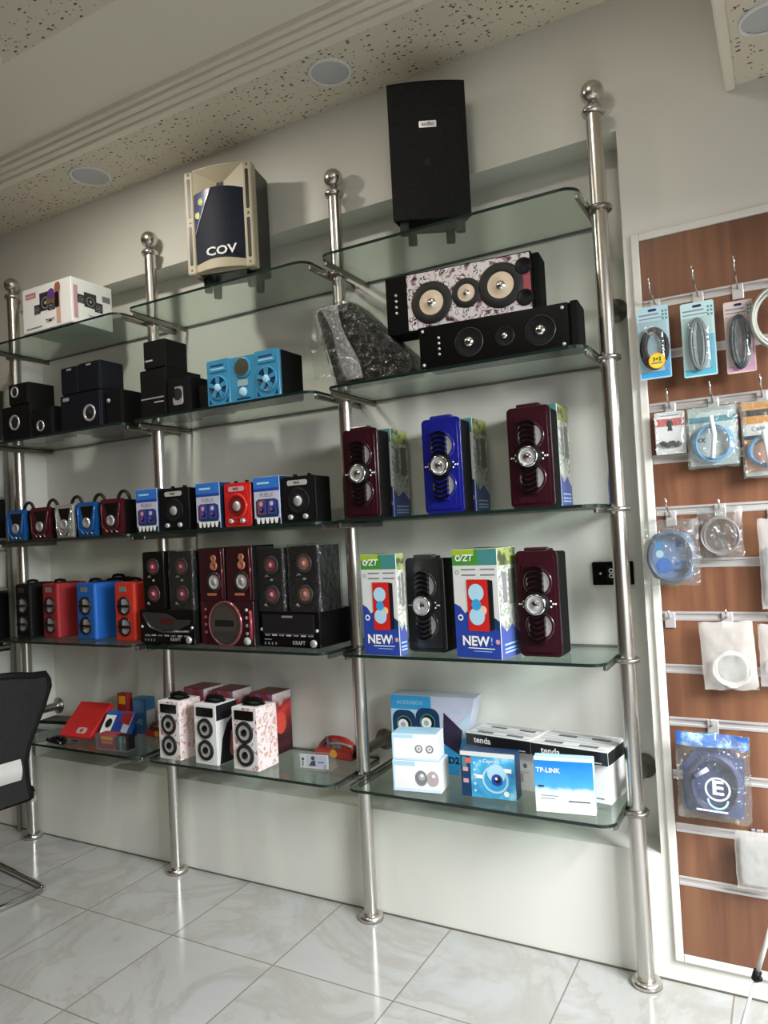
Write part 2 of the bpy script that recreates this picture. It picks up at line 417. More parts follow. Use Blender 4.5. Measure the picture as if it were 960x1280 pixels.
# ------------------------------------------------------------------ poles and glass shelves
S = 0.8744
PX = [-3*S, -2*S, -S, 0.0]
LEV = [2.1686, 1.7442, 1.3191, 0.8989, 0.4803]
GT, GB = 0.005, -0.004                   # shelf top and underside about the level
PL = ['farthest left steel pole, beside the black chair', 'second steel pole from the left, behind the small black tower speakers',
      'third steel pole from the left, behind the plastic-wrapped slab', 'nearest steel pole, beside the brown slatted panel']
for k, x in enumerate(PX):
    t = thing('support_pole', PL[k], 'pole', (x, 0, 0), 0, 'steel poles of the shelving')
    MB().lathe([(0.0225, 0.004), (0.0225, 2.435)], steel, seg=28).build('tube', t)
    MB().lathe([(0, 2.43), (0.029, 2.43), (0.033, 2.438), (0.029, 2.449), (0.018, 2.454), (0.013, 2.464)], steel, seg=28).build('collar_cap', t)
    MB().ball((0, 0, 2.494), 0.033, steel, 24, rings=14).build('finial_ball', t)
    MB().lathe([(0, 0.012), (0.0225, 0.012), (0.029, 0.020), (0.040, 0.014), (0.0415, 0.0), (0, 0)], steel, seg=32).build('base_flange', t)
    for z in LEV:
        cb = MB().lathe([(0.0226, z-0.017), (0.035, z-0.016), (0.036, z-0.010), (0.035, z-0.005), (0.0226, z-0.004)], dsteel, seg=28).build('shelf_collar', t)
        for sx in (-1, 1):
            if (k == 0 and sx < 0) or (k == 3 and sx > 0): continue
            a = MB()
            a.box(min(sx*0.0265, sx*0.038), max(sx*0.0265, sx*0.038), -0.128, NB-0.004, z-0.020, z+GB-0.0006, dsteel, 0.003)
            a.build('clamp_arm', t)
    for z in (1.905, 0.55):
        MB().at(FRONT(NB-0.0005)).lathe([(0, 0), (0.036, 0), (0.036, 0.006), (0.02, 0.012), (0.017, 0.03), (0.017, NB-0.022)], dsteel, 0, z, seg=24).build('wall_standoff', t)
BAY = ['left bay', 'middle bay', 'right bay']
LVN = ['top', 'second', 'third', 'fourth', 'bottom']
HOLD = {(0,0): 'holding the white speaker carton', (0,1): 'holding the loudspeaker lettered COV', (0,2): 'holding the tall black loudspeaker',
 (1,0): 'holding black cube speakers with silver rings', (1,1): 'holding the sky blue stereo', (1,2): 'holding the wrapped slab and two long speaker bars',
 (2,0): 'holding five small speakers with ring handles', (2,1): 'holding blue and white boxes beside square speakers', (2,2): 'holding two burgundy and one blue tall speakers',
 (3,0): 'holding black, red and blue cloth speakers', (3,1): 'holding three stereo sets', (3,2): 'holding boxes printed NEW and two tall speakers',
 (4,0): 'holding a red folder and a mouse', (4,1): 'holding three white printed tower speakers', (4,2): 'holding the router and webcam boxes'}
for li, z in enumerate(LEV):
    for bi in range(3):
        x0, x1 = PX[bi]+0.0240, PX[bi+1]-0.0240
        m = MB(); r = 0.045
        pts = [(x0, NB-0.006), (x0, -0.163+r)]
        for q in range(1, 8): pts.append((x0+r-r*math.cos(R(90*q/7)), -0.163+r-r*math.sin(R(90*q/7))))
        for q in range(0, 8): pts.append((x1-r+r*math.sin(R(90*q/7)), -0.163+r-r*math.cos(R(90*q/7))))
        pts.append((x1, NB-0.006))
        m.prism(pts, z+GB, z+GT, glass_f, False, True, glass_e)
        o = m.build('glass_shelf')
        tag(o, '%s glass shelf of the %s, %s' % (LVN[li], BAY[bi], HOLD[(li, bi)]), 'glass shelf', 'glass shelves between the poles')
def ST(li): return LEV[li-1] + GT + 0.0004

# ------------------------------------------------------------------ black switch plate in the recess
t = thing('switch_plate', 'black wall switch plate behind the nearest pole', 'switch', (-0.055, NB, 1.119))
MB().at(FRONT()).rbox(-0.06, 0.06, -0.035, 0.035, 0.004, 0.0003, 0.009, gloss).build('plate', t)
MB().at(FRONT(-0.009)).rbox(-.018, 0.010, -.022, .022, .002, 0, .003, black).build('rocker', t)
MB().at(FRONT(-0.012)).ring(-.004, 0.008, 0.004, 0.007, white).ring(-.004, -0.007, 0.004, 0.007, white).build('white_symbol', t, 'white figure-eight mark')
MB().at(FRONT(-0.009)).lathe([(0, 0.003), (0.004, 0.002), (0.004, 0)], silver, -0.036, 0.0, 12).build('indicator', t)

# ------------------------------------------------------------------ drivers and cartons
def driver(m, cx, cy, r, cone=lgrey, rim=rubber, cap=silver, depth=0.35, seg=28, capr=0.3, frame=None):
    """loudspeaker cone set in the current face frame"""
    ms = [frame or rim, rim, rim, cone, cap, cap]
    m.lathe([(r, 0.0006), (r*0.96, 0.003), (r*0.80, 0.004), (r*0.72, 0.0012), (r*capr, -r*depth*0.0+0.0009), (r*capr*0.7, 0.005), (0, 0.0065)], rim, cx, cy, seg, ms=ms)
    return m

def carton(name, label, cat, loc, yaw, w, d, h, m, deco, group=None, bev=0.0015):
    """a printed box: body mesh with the print on its faces, plus a tucked lid flap line"""
    b = MB(); b.box(-w/2, w/2, 0, d, 0, h, m, bev, 1)
    deco(b, w, d, h)
    b.at(Matrix())
    return tag(place(b.build(name), loc, yaw), label, cat, group)

# ======================================================================= LEVEL 1 (top)
z1 = ST(1)
def deco_art(b, w, d, h):
    b.at(FRONT()).quad(-w/2+.02, -w/2+.085, h-.045, h-.022, mat('print_soft_red', (190, 110, 118), .5)).text('speaker', .016, -w/2+.052, h-.034, white)
    def sub(cx, cy, s, k):
        b.rbox if False else None
        b.quad(cx-s*.5, cx+s*.5, cy, cy+s, dgrey, k); b.disc(cx, cy+s*.42, s*.34, inkgrey, k+1); b.disc(cx, cy+s*.42, s*.25, ink, k+2); b.disc(cx, cy+s*.42, s*.1, lgrey, k+3)
    sub(-.005, .075, .075, 1); sub(-.057, .068, .038, 2); sub(.03, .07, .042, 2)
    b.quad(.0, .06, .095, .13, mat('print_brown', (108, 90, 60), .5), 4)
    b.disc(.032, .135, .022, purple, 5); b.quad(.06, .085, .01, h-.008, mat('print_skin', (206, 160, 140), .5), 3); b.disc(.072, h-.03, .018, copper, 6, ry=.022)
    b.quad(.055, .08, .075, .135, ink, 7)
    b.text('TEMPT', .019, .02, .03, ink, 3, bold=.02); b.quad(-.13, -.03, .012, .018, inkgrey)
    b.at(RIGHT(w/2))
    sub(.09, .075, .06, 1); sub(.045, .085, .035, 2); sub(.13, .065, .04, 2); b.quad(.01, .03, .02, h-.03, pink); b.text('TEMPT', .015, .1, .04, ink)
    b.quad(.15, .19, .115, .14, inkgrey)
carton('speaker_carton', 'white printed speaker carton on the top shelf of the left bay', 'carton', (-2.158, -0.172, z1), 0, 0.3, 0.2, 0.183, white, deco_art)

# loudspeaker lettered COV
t = thing('party_loudspeaker', 'loudspeaker lettered COV with gold side rails and blue grille', 'loudspeaker', (-1.264, -0.136, z1), 14)
W, H, D, z0 = 0.260, 0.366, 0.148, 0.048
gold = mat('champagne_plastic', (184, 173, 148), 0.5)
MB().box(-W/2+.006, W/2-.006, 0.012, D, z0, z0+H, mat('olive_black_shell', (40, 42, 34), 0.35), 0.008).build('cabinet', t)
b = MB()
for sx in (-1, 1):
    x0 = sx*(W/2-.018)
    b.box(x0-.018, x0+.018, -0.010, 0.03, z0-.002, z0+H, gold, 0.006)
    b.at(FRONT(-0.010))
    for q0, q1 in ((.03, .17), (.20, .34)): b.rbox(x0-.006, x0+.006, z0+q0, z0+q1, .005, 0, .0006, ink)
    for q in (.015, .185, .355): b.lathe([(.005, .0), (.004, .0018), (0, .002)], dsteel, x0, z0+q, 12)
    b.at(Matrix())
b.build('side_rails', t, 'gold side rail pair with dark slots')
# curved top horn flare and curved front
b = MB()
xa, xb = -W/2+.034, W/2-.034
i0 = b.mi(gold); n0 = 12
top = b.verts([(xa+(xb-xa)*k/n0, -.008-.012*math.sin(math.pi*k/n0), z0+H) for k in range(n0+1)])
bot = b.verts([(xa+(xb-xa)*k/n0, -.008-.018*math.sin(math.pi*k/n0), z0+H-.088+.012*math.sin(math.pi*k/n0)) for k in range(n0+1)])
it = b.verts([(-.014+.028*k/n0, .0105, z0+H-.046) for k in range(n0+1)]); ib = b.verts([(-.014+.028*k/n0, .0105, z0+H-.068) for k in range(n0+1)])
for k in range(n0): b.face([top[k], it[k], it[k+1], top[k+1]], i0); b.face([bot[k], bot[k+1], ib[k+1], ib[k]], i0)
b.face([top[0], bot[0], ib[0], it[0]], i0); b.face([top[-1], it[-1], ib[-1], bot[-1]], i0)
b.face(ib + it[::-1], b.mi(ink))
b.prism([(xa+(xb-xa)*k/n0, -.008-.012*math.sin(math.pi*k/n0)) for k in range(n0+1)] + [(xb, .03), (xa, .03)], z0+H-.001, z0+H+.003, gold)
b.build('horn_flare', t)
b = MB()
def cf(u, v):
    x = -W/2+.034 + u*(W-.068)
    top = z0+H-.088 + .012*math.sin(math.pi*u); bot = z0+.028 + .012*math.sin(math.pi*u)
    return (x, -0.004-0.022*math.sin(math.pi*u), bot + v*(top-bot))
b.sheet(cf, 16, 4, mat('blue_black_grille', (20, 26, 42), 0.6, spec=.25, bump=.25, bscale=500))
b.build('grille', t)
b = MB()
b.sheet(lambda u, v: (cf(u*.4, 0)[0], cf(u*.4, 0)[1]-.0012, z0+H-.088+.012*math.sin(math.pi*u*.4) - (1-v)*.15*(1-u)-.001), 8, 4, mat('printed_violet_panel', (58, 60, 110), 0.3))
for u, q in ((.18, .03), (.1, .075)):
    p = cf(u, 0); b.at(FRONT(p[1]-.002, p[0], z0+H-.088-q)).disc(0, 0, .013, lime).disc(0, 0, .006, yellow, 2).at(Matrix())
b.tube([(cf(.4*(1-k/8), 0)[0], cf(.4*(1-k/8), 0)[1]-.002, z0+H-.084-.15*k/8+.004) for k in range(9)], .0022, silver, 6)
b.build('control_badge', t, 'violet badge with two green knobs')
b = MB(); b.at(FRONT(-.0268)).text('COV', .042, .012, z0+.062, white, 1, bold=.025, sx=1.3); b.build('lettering', t)
b = MB(); b.sheet(lambda u, v: (-W/2+.034+u*(W-.068), -.006-.022*math.sin(math.pi*u), z0+.004+v*.024+.010*math.sin(math.pi*u)*v), 16, 3, gold); b.box(-W/2+.034, W/2-.034, -.004, .02, z0+.002, z0+.02, gold); b.build('lower_trim', t)
for sx in (-1, 1):
    for y in (.055, .125): MB().at(TOP()).lathe([(0, 0), (.014, 0), (.017, z0+.001), (0, z0+.001)], rubber, sx*.085, y, 14).build('foot', t)

# tall black loudspeaker
t = thing('passive_loudspeaker', 'tall matte black loudspeaker with a small silver badge on the top right shelf', 'loudspeaker', (-0.466, -0.108, z1), 27)
W, H, D, z0 = 0.236, 0.418, 0.112, 0.040
def trap(m, yo, w0, w1, za, zb, mt):
    pts = [(-w0/2, yo), (w0/2, yo), (w1/2, D), (-w1/2, D)]
    return m.prism(pts, za, zb, mt)
b = trap(MB(), .004, W, W*.62, z0, z0+H, matte); b.build('cabinet', t)
b = MB(); b.sheet(lambda u, v: (-W/2+u*W, .004-.011*math.sin(math.pi*u)**.8 if 0 < u < 1 else .004, z0+.004+v*(H-.004)), 14, 2, grille)
b.prism([(-W/2+u/14*W, .004-(.011*math.sin(math.pi*u/14)**.8 if 0 < u < 14 else 0)) for u in range(15)], z0+H-.004, z0+H, black)
b.prism([(-W/2+u/14*W, .004-(.011*math.sin(math.pi*u/14)**.8 if 0 < u < 14 else 0)) for u in range(15)], z0, z0+.006, black)
b.build('front_grille', t)
b = MB(); b.at(FRONT(-.0075)).rbox(-.026, .026, z0+H*.655, z0+H*.655+.02, .002, 0, .002, silver).text('audio', .017, 0, z0+H*.655+.0105, ink, 5, bold=.02); b.build('badge', t)
b = MB(); b.at(FRONT(-.0075)).lathe([(.018, .0005), (.016, .0014), (0, .0014)], black, 0, z0+H*.4, 20); b.build('tweeter_logo', t)
for sx in (-1, 1):
    for y in (.02, .1): MB().box(sx*(.085 if y < .05 else .06)-.014, sx*(.085 if y < .05 else .06)+.014, y-.01, y+.01, 0, z0+.001, rubber, .004).build('foot', t)

# ======================================================================= LEVEL 2
z2 = ST(2)
def cube_speaker(name, label, loc, yaw, w, d, h, ringpos=None, rr=.02, body=black, group='black cube speakers on the second shelf', extra=None):
    t = thing(name, label, 'speaker', loc, yaw, group)
    MB().box(-w/2, w/2, 0.006, d, 0, h, body, .003).build('cabinet', t)
    b = MB(); b.at(FRONT(.006)).rbox(-w/2+.003, w/2-.003, .003, h-.003, .004, 0, .006, body); b.build('front_baffle', t)
    if ringpos:
        b = MB(); b.at(FRONT(-.0003)).lathe([(rr, 0), (rr*.97, .004), (rr*.82, .004), (rr*.72, .0)], silver, *ringpos, 28)
        b.build('trim_ring', t, 'silver ring')
        b = MB(); b.at(FRONT(-.0003)).lathe([(rr*.72, .0004), (rr*.3, .001), (rr*.2, .004), (0, .005)], rubber, *ringpos, 24); b.build('woofer', t)
    if extra: extra(t, w, d, h)
    return t
cube_speaker('subwoofer', 'black subwoofer with silver ring at the far left of the second shelf', (-2.415, -.148, z2), 0, .19, .16, .148, (-.01, .075), .033)
cube_speaker('satellite_speaker', 'small black speaker with silver ring on top of the leftmost subwoofer', (-2.40, -.146, z2+.1485), 0, .125, .13, .092, (-.02, .056), .024)
cube_speaker('satellite_speaker', 'small black speaker with silver ring standing right of the leftmost subwoofer', (-2.245, -.148, z2), 0, .118, .12, .12, (-.012, .042), .023)
cube_speaker('satellite_speaker', 'small black speaker half hidden behind the navy subwoofer', (-2.125, .030, z2), 0, .09, .1, .155, (0, .12), .012)
def bigring(t, w, d, h):
    MB().at(FRONT(-.0003)).rbox(-w*.42, -w*.27, h-.026, h-.012, .005, 0, .002, silver).build('badge', t)
cube_speaker('subwoofer', 'navy black subwoofer with a large bright silver ring', (-2.012, -.15, z2), 0, .232, .17, .146, (.055, .058), .034, navy, extra=bigring)
def badge(t, w, d, h): MB().at(FRONT(-.0003)).rbox(-.014, .014, h-.016, h-.009, .003, 0, .0015, silver).build('badge', t)
cube_speaker('satellite_speaker', 'left of two navy speakers side by side on the navy subwoofer', (-2.07, -.148, z2+.1465), 0, .102, .12, .112, body=navy, extra=badge)
cube_speaker('satellite_speaker', 'right of two navy speakers side by side on the navy subwoofer', (-1.955, -.148, z2+.1465), 0, .118, .12, .116, body=navy, extra=badge)
def dot(t, w, d, h): MB().at(FRONT(-.0003)).lathe([(.009, 0), (.006, .004), (0, .004)], silver, -w*.3, h*.72, 14).build('tweeter', t)
cube_speaker('satellite_speaker', 'black speaker standing at the right of the navy subwoofer', (-1.845, -.13, z2), 0, .088, .11, .135, extra=dot)
# tower group right of the second pole
def stripe(t, w, d, h):
    MB().at(FRONT(-.0003)).quad(-w/2+.004, w/2-.008, .066, .071, silver).quad(w*.05, w/2-.01, .05, .054, lgrey).build('trim_line', t, 'silver line')
cube_speaker('subwoofer', 'black subwoofer with a thin silver line beneath a small speaker', (-1.61, -.152, z2), 0, .128, .19, .178, body=black, extra=stripe)
def slot(t, w, d, h): MB().at(FRONT(-.0003)).quad(-w/2+.01, -w*.05, .028, .034, lgrey).build('badge', t)
cube_speaker('satellite_speaker', 'small black speaker on top of the subwoofer with a silver line', (-1.6, -.15, z2+.1785), 0, .104, .12, .106, body=black, extra=slot)
def ushape(t, w, d, h):
    b = MB(); b.at(FRONT(-.0003))
    b.rbox(-.024, .024, .028, .094, .01, 0, .003, silver); b.disc(0, .066, .022, rubber, 8); b.quad(-.028, -.012, .056, .098, black, 9)
    b.build('trim_ring', t, 'bright silver U-shaped trim')
cube_speaker('satellite_speaker', 'small black speaker with a bright silver U-shaped trim', (-1.485, -.15, z2), 0, .108, .14, .128, body=black, extra=ushape)
def redline(t, w, d, h): MB().at(RIGHT(w/2)).quad(.03, .036, .02, h-.02, red).build('side_stripe', t, 'red stripe')
cube_speaker('satellite_speaker', 'lowest black speaker with a red side stripe left of the sky blue stereo', (-1.39, -.11, z2), 0, .072, .12, .095, body=black, extra=redline)

# sky blue stereo
t = thing('blue_stereo', 'sky blue stereo with two star-spoked speakers and a black case', 'stereo', (-1.187, -.150, z2), 0)
W, H, D = .312, .16, .14
MB().box(-W/2+.002, W/2-.002, .012, D, 0, H, matte, .004).build('case', t)
b = MB(); b.at(FRONT(.012))
b.rbox(-W/2, -.056, .001, H, .006, 0, .014, skyblue); b.rbox(.056, W/2, .001, H, .006, 0, .014, skyblue); b.rbox(-.055, .055, .003, H-.004, .004, 0, .010, skyblue)
b.build('front_panel', t)
for sx in (-1, 1):
    cx = sx*.106
    b = MB(); b.at(FRONT(-.002)).lathe([(.043, .0003), (.043, .005), (.038, .006), (.035, .0015), (0, .001)], skyblue, cx, .062, 32, ms=[skyblue, skyblue, dkblue, dkblue])
    ob = b.build('woofer', t)
    b = MB(); b.at(FRONT(-.002))
    for k in range(5):
        a = R(90+72*k); ca, sa = math.cos(a), math.sin(a)
        p = [(cx+.010*ca-.005*sa, .062+.010*sa+.005*ca), (cx+.010*ca+.005*sa, .062+.010*sa-.005*ca), (cx+.037*ca+.008*sa, .062+.037*sa-.008*ca), (cx+.037*ca-.008*sa, .062+.037*sa+.008*ca)]
        b.prism(p, .001, .0075, skyblue)
    b.lathe([(.014, .002), (.013, .009), (.007, .012), (0, .0125)], lblue, cx, .062, 20)
    b.build('star_guard', ob)
    b = MB(); b.at(FRONT(-.002)); b.rbox(cx-.038, cx+.038, .118, .146, .004, .0, .004, skyblue); b.quad(cx-.03, cx+.03, .125, .130, lblue, 9); b.quad(cx-.03, cx+.028, .136, .142, dkblue, 9)
    b.build('vent_bar', t)
    for px in (-.042, .042): MB().at(FRONT(-.002)).prism([(cx+px-.012*(1 if px > 0 else -1), .008), (cx+px, .008), (cx+px, .026)], .0002, .0012, dkblue).build('corner_trim', t)
b = MB(); b.at(FRONT(.002)); b.lathe([(.036, .0004), (.036, .004), (.031, .005), (0, .004)], dkblue, 0, .118, 28, ms=[skyblue, skyblue, mat('dial_olive', (70, 72, 58), .3)]); b.build('dial', t)
b = MB(); b.at(FRONT(.002)); b.rbox(-.022, .022, .054, .076, .004, 0, .003, mat('display_grey', (150, 170, 170), .25)); b.lathe([(.016, 0), (.015, .006), (.006, .008), (0, .008)], lblue, 0, .034, 20); b.quad(-.03, .03, .008, .014, dkblue); b.build('display', t)

# plastic-wrapped slab
t = thing('wrapped_slab', 'dark slanted slab wrapped in crinkled plastic on the second shelf', 'wrapped speaker', (-.70, -.158, z2), 0)
P = [(-.112, .0), (.155, .0), (.165, .012), (.160, .055), (.05, .165), (-.035, .255), (-.048, .262), (-.165, .258), (-.178, .245)]
b = MB(); b.at(FRONT(.0)); b.prism([(x*.96, .004+z*.96) for x, z in P], -.100, -.008, mat('dark_slab', (13, 13, 14), .4)); b.build('slab_body', t)
b = MB()
def wrapf(u, v):
    q = u*len(P); k = int(q) % len(P); f_ = q - int(q)
    x = P[k][0]*(1-f_) + P[(k+1) % len(P)][0]*f_; zz = P[k][1]*(1-f_) + P[(k+1) % len(P)][1]*f_
    y = .004 + v*.1
    d = noise.noise(Vector((x*28, y*30, zz*16)))*.006 + noise.noise(Vector((x*60, y*20, zz*60+4)))*.003
    cx, cz = -.02, .12
    r = math.hypot(x-cx, zz-cz)
    return (x+(x-cx)/r*d, y, max(.0008, zz+(zz-cz)/r*d))
b.sheet(wrapf, 72, 8, wrapdark, True)
def capf(yb):
    def f_(u, v):
        x, _, zz = wrapf(u, 0); k = v
        y = yb - .003 + noise.noise(Vector((x*(1-k)*22+3, zz*34, k*3)))*.006*(1-k)
        return (-.02+(x+.02)*(1-k), y, max(.0008, .12+(zz-.12)*(1-k)))
    return f_
b.sheet(capf(.002), 72, 10, wrapdark, True)
b.sheet(lambda u, v: (.03*(v-.5)-.185 + .05*u*v, .01+.01*math.sin(9*u), .262-.24*u + .012*math.sin(14*u)), 14, 4, wrapdark)
def fold(u, v):
    x = -.118+.085*(1-v) + (u-.5)*.055*(1+.25*math.sin(7*v)); z_ = .008+.244*v
    e = noise.noise(Vector((x*70, z_*70, 2)))*.006 + noise.noise(Vector((x*150, z_*120, 5)))*.003
    return (x, -.0035-.004*math.sin(math.pi*u)+min(.0015, e*math.sin(math.pi*u)), z_)
b.sheet(fold, 14, 60, mat_clear('highlight_streak_film', (240, 242, 242), 0.22, 0.16, 0.10, 1.0, 60))  # milky creased strip stands in for the bright highlight streak on the wrap
b.build('plastic_wrap', t, 'crinkled clear plastic wrap')

# two long speaker bars
graffiti = mat_ramp('graffiti_print', [(0, (36, 28, 36)), (.36, (150, 110, 120)), (.41, (206, 200, 200)), (.52, (70, 46, 56)), (.55, (214, 208, 206)), (.61, (150, 90, 100)), (.64, (56, 38, 46)), (.67, (216, 210, 210))], 26, .35, 'noise', const=True, detail=4)
t = thing('speaker_bar', 'long black speaker bar with chrome centre caps lying on the glass', 'speaker bar', (-.268, -.150, z2), 4, 'long speaker bars')
W, H, D = .474, .124, .10
MB().box(-W/2+.012, W/2-.026, .006, D, .0, H, matte, .003).build('cabinet', t)
b = MB(); b.at(FRONT(.006)).rbox(-W/2, W/2-.04, .001, H, .003, 0, .006, gloss); b.build('front_panel', t)
MB().box(W/2-.036, W/2-.012, .0, D, 0.001, H+.004, matte, .006).build('end_cap', t)
for cx, r in ((-.085, .042), (.02, .027), (.12, .042)):
    b = MB(); b.at(FRONT(0)); b.lathe([(r, .0003), (r*.96, .002), (r*.9, .0006), (r*.36, .0012)], black, cx, .060, 32, ms=[dgrey, matte, black]); ob = b.build('woofer', t)
    b = MB(); b.at(FRONT(0)); b.lathe([(r*.36, .001), (r*.33, .007), (r*.18, .010), (0, .0108)], chrome, cx, .060, 22); b.build('centre_cap', ob)
b = MB(); b.at(FRONT(0))
for k in range(4): b.lathe([(.004, 0), (.0038, .003), (0, .0036)], silver, -.176, .038+.016*k, 12)
b.build('control_buttons', t)
for px, pz in ((-.226, .012), (-.226, .112), (.182, .112), (.182, .012)): MB().at(FRONT(0)).lathe([(.005, 0), (.004, .0026), (0, .003)], silver, px, pz, 12).build('screw', t)

t = thing('speaker_bar', 'long speaker bar with graffiti print and cream cones stacked on the black bar', 'speaker bar', (-.385, -.128, z2+.1250), 6, 'long speaker bars')
W, H, D = .468, .176, .10
MB().box(-W/2, W/2-.022, .004, D, 0, H, matte, .003).build('cabinet', t)
MB().box(W/2-.024, W/2, .012, D, .004, H-.004, matte, .006).build('end_cap', t)
b = MB(); b.at(FRONT(.004)).quad(-W/2+.002, -W/2+.07, .004, H-.004, gloss).quad(-W/2+.07, W/2-.026, .004, H-.004, graffiti)
b.poly([(W/2-.075, .05), (W/2-.026, .03), (W/2-.026, H-.02), (W/2-.05, H-.03)], mat('print_crimson', (150, 60, 72), .4), 2); b.build('printed_front', t)
for cx, cz, r in ((-.088, .078, .058), (.02, .088, .040), (.122, .092, .060)):
    b = MB(); b.at(FRONT(.003)); b.lathe([(r*1.1, .0006), (r*1.08, .003), (r*.9, .003), (r*.8, .006), (r*.66, .003), (r*.62, .001)], rubber, cx, cz, 36); ob = b.build('woofer', t)
    b = MB(); b.at(FRONT(.003)); b.lathe([(r*.64, .0024), (r*.22, .0014), (r*.2, .006), (0, .009)], cream, cx, cz, 30, ms=[cream, chrome, chrome]); b.build('cone', ob)
for cz in (.045, .135): MB().at(FRONT(.003)).lathe([(.024, .0006), (.024, .003), (.019, .003), (.018, .0008), (0, .0008)], black, .196-.006, cz, 26).build('bass_port', t)
b = MB(); b.at(FRONT(.003))
for k in range(4): b.lathe([(.004, 0), (.0038, .003), (0, .0036)], silver, -W/2+.034, .064+.018*k, 12)
b.build('control_buttons', t)

# ======================================================================= LEVEL 3
z3 = ST(3)
def new_box(label, loc, yaw, w=.145, d=.11, h=.308, group='cartons printed NEW'):
    side = mat_ramp('carton_side_print', [(0, (150, 160, 150)), (.45, (196, 196, 186)), (.55, (120, 128, 112)), (.62, (206, 206, 198))], 40, .45, 'noise', const=False)
    def deco(b, w, d, h):
        b.at(FRONT()); g = h*.15
        b.quad(-w/2+.001, w*.08, h-g, h-.001, green).quad(w*.08, w/2-.001, h-g, h-.001, teal).quad(-w/2+.001, -w*.0, h-g*.4, h-.001, lime, 2)
        b.text('VZT', .026, -w*.2, h-g*.56, white, 3, bold=.02, shear=.2); b.ring(-w*.36, h-g*.55, .005, .009, white, 3)
        for q in range(2): b.quad(-w*.3, w*.02, h-g-.014-.016*q, h-g-.010-.016*q, inkgrey).quad(w*.12, w*.44, h-g-.014-.016*q, h-g-.010-.016*q, inkgrey)
        b.ring(-w*.4, h-g-.02, .004, .006, inkgrey)
        b.poly([(-w/2+.001, .001), (w/2-.001, .001), (w/2-.001, h*.25), (w*.3, h*.33), (-w*.05, h*.31), (-w*.2, h*.43), (-w*.26, h*.41), (-w*.36, h*.47), (-w/2+.001, h*.50)], cblue, 1)
        b.poly([(w*.26, h*.33), (w*.36, h*.38), (w/2-.001, h*.34), (w/2-.001, h*.25)], dkblue, 2)
        b.poly([(-w*.19, h*.25), (w*.27, h*.25), (w*.27, h*.72), (-w*.19, h*.72)], red, 3); b.poly([(w*.27, h*.25), (w*.38, h*.27), (w*.38, h*.71), (w*.27, h*.72)], ink, 3)
        for q, rr_ in ((.60, .19), (.49, .12), (.385, .19)): b.disc(w*.01, h*q, w*rr_*.9, lblue if q != .49 else sblue, 4 if q != .49 else 5)
        b.disc(w*.14, h*.44, w*.09, mat('print_flare', (235, 190, 150), .4), 3.5)
        b.disc(-w*.36, h*.37, .009, white, 3).disc(-w*.36, h*.37, .005, cblue, 4)
        b.text('NEW', .038, -w*.05, h*.155, white, 4, bold=.03).text('!', .03, w*.3, h*.16, lblue, 4); b.disc(w*.43, h*.16, .007, pink, 4)
        b.quad(-w*.22, w*.36, h*.09, h*.098, white, 3).quad(-w*.1, w*.3, h*.065, h*.07, lblue, 3)
        b.at(RIGHT(w/2)).quad(.001, d-.001, h*.25, h*.84, side); b.quad(.001, d-.001, h*.84, h-.001, mat_ramp('carton_side_top', [(0, (90, 110, 40)), (.5, (150, 160, 90)), (.6, (70, 80, 60))], 30, .45), 1)
        b.quad(d*.2, d*.42, h*.5, h*.78, inkgrey, 2).quad(d*.52, d*.86, h*.48, h*.8, mat('print_taupe', (110, 112, 100), .5), 2)
        b.poly([(.001, .001), (d-.001, .001), (d-.001, h*.2), (d*.6, h*.3), (d*.3, h*.24), (.001, h*.32)], mat('print_slate_blue', (70, 84, 150), .45), 2)
        for q in (.05, .08, .12): b.quad(d*.15, d*.85, h*q, h*q+.004, lblue, 3)
        b.at(TOP(h)).quad(-w/2+.001, w/2-.001, .001, d-.001, mat('carton_top_olive', (110, 126, 60), .5)).rbox(-.022, .022, d*.35, d*.6, .008, 0, .002, ink)
    return carton('speaker_carton', label, 'carton', loc, yaw, w, d, h, paper, deco, group)

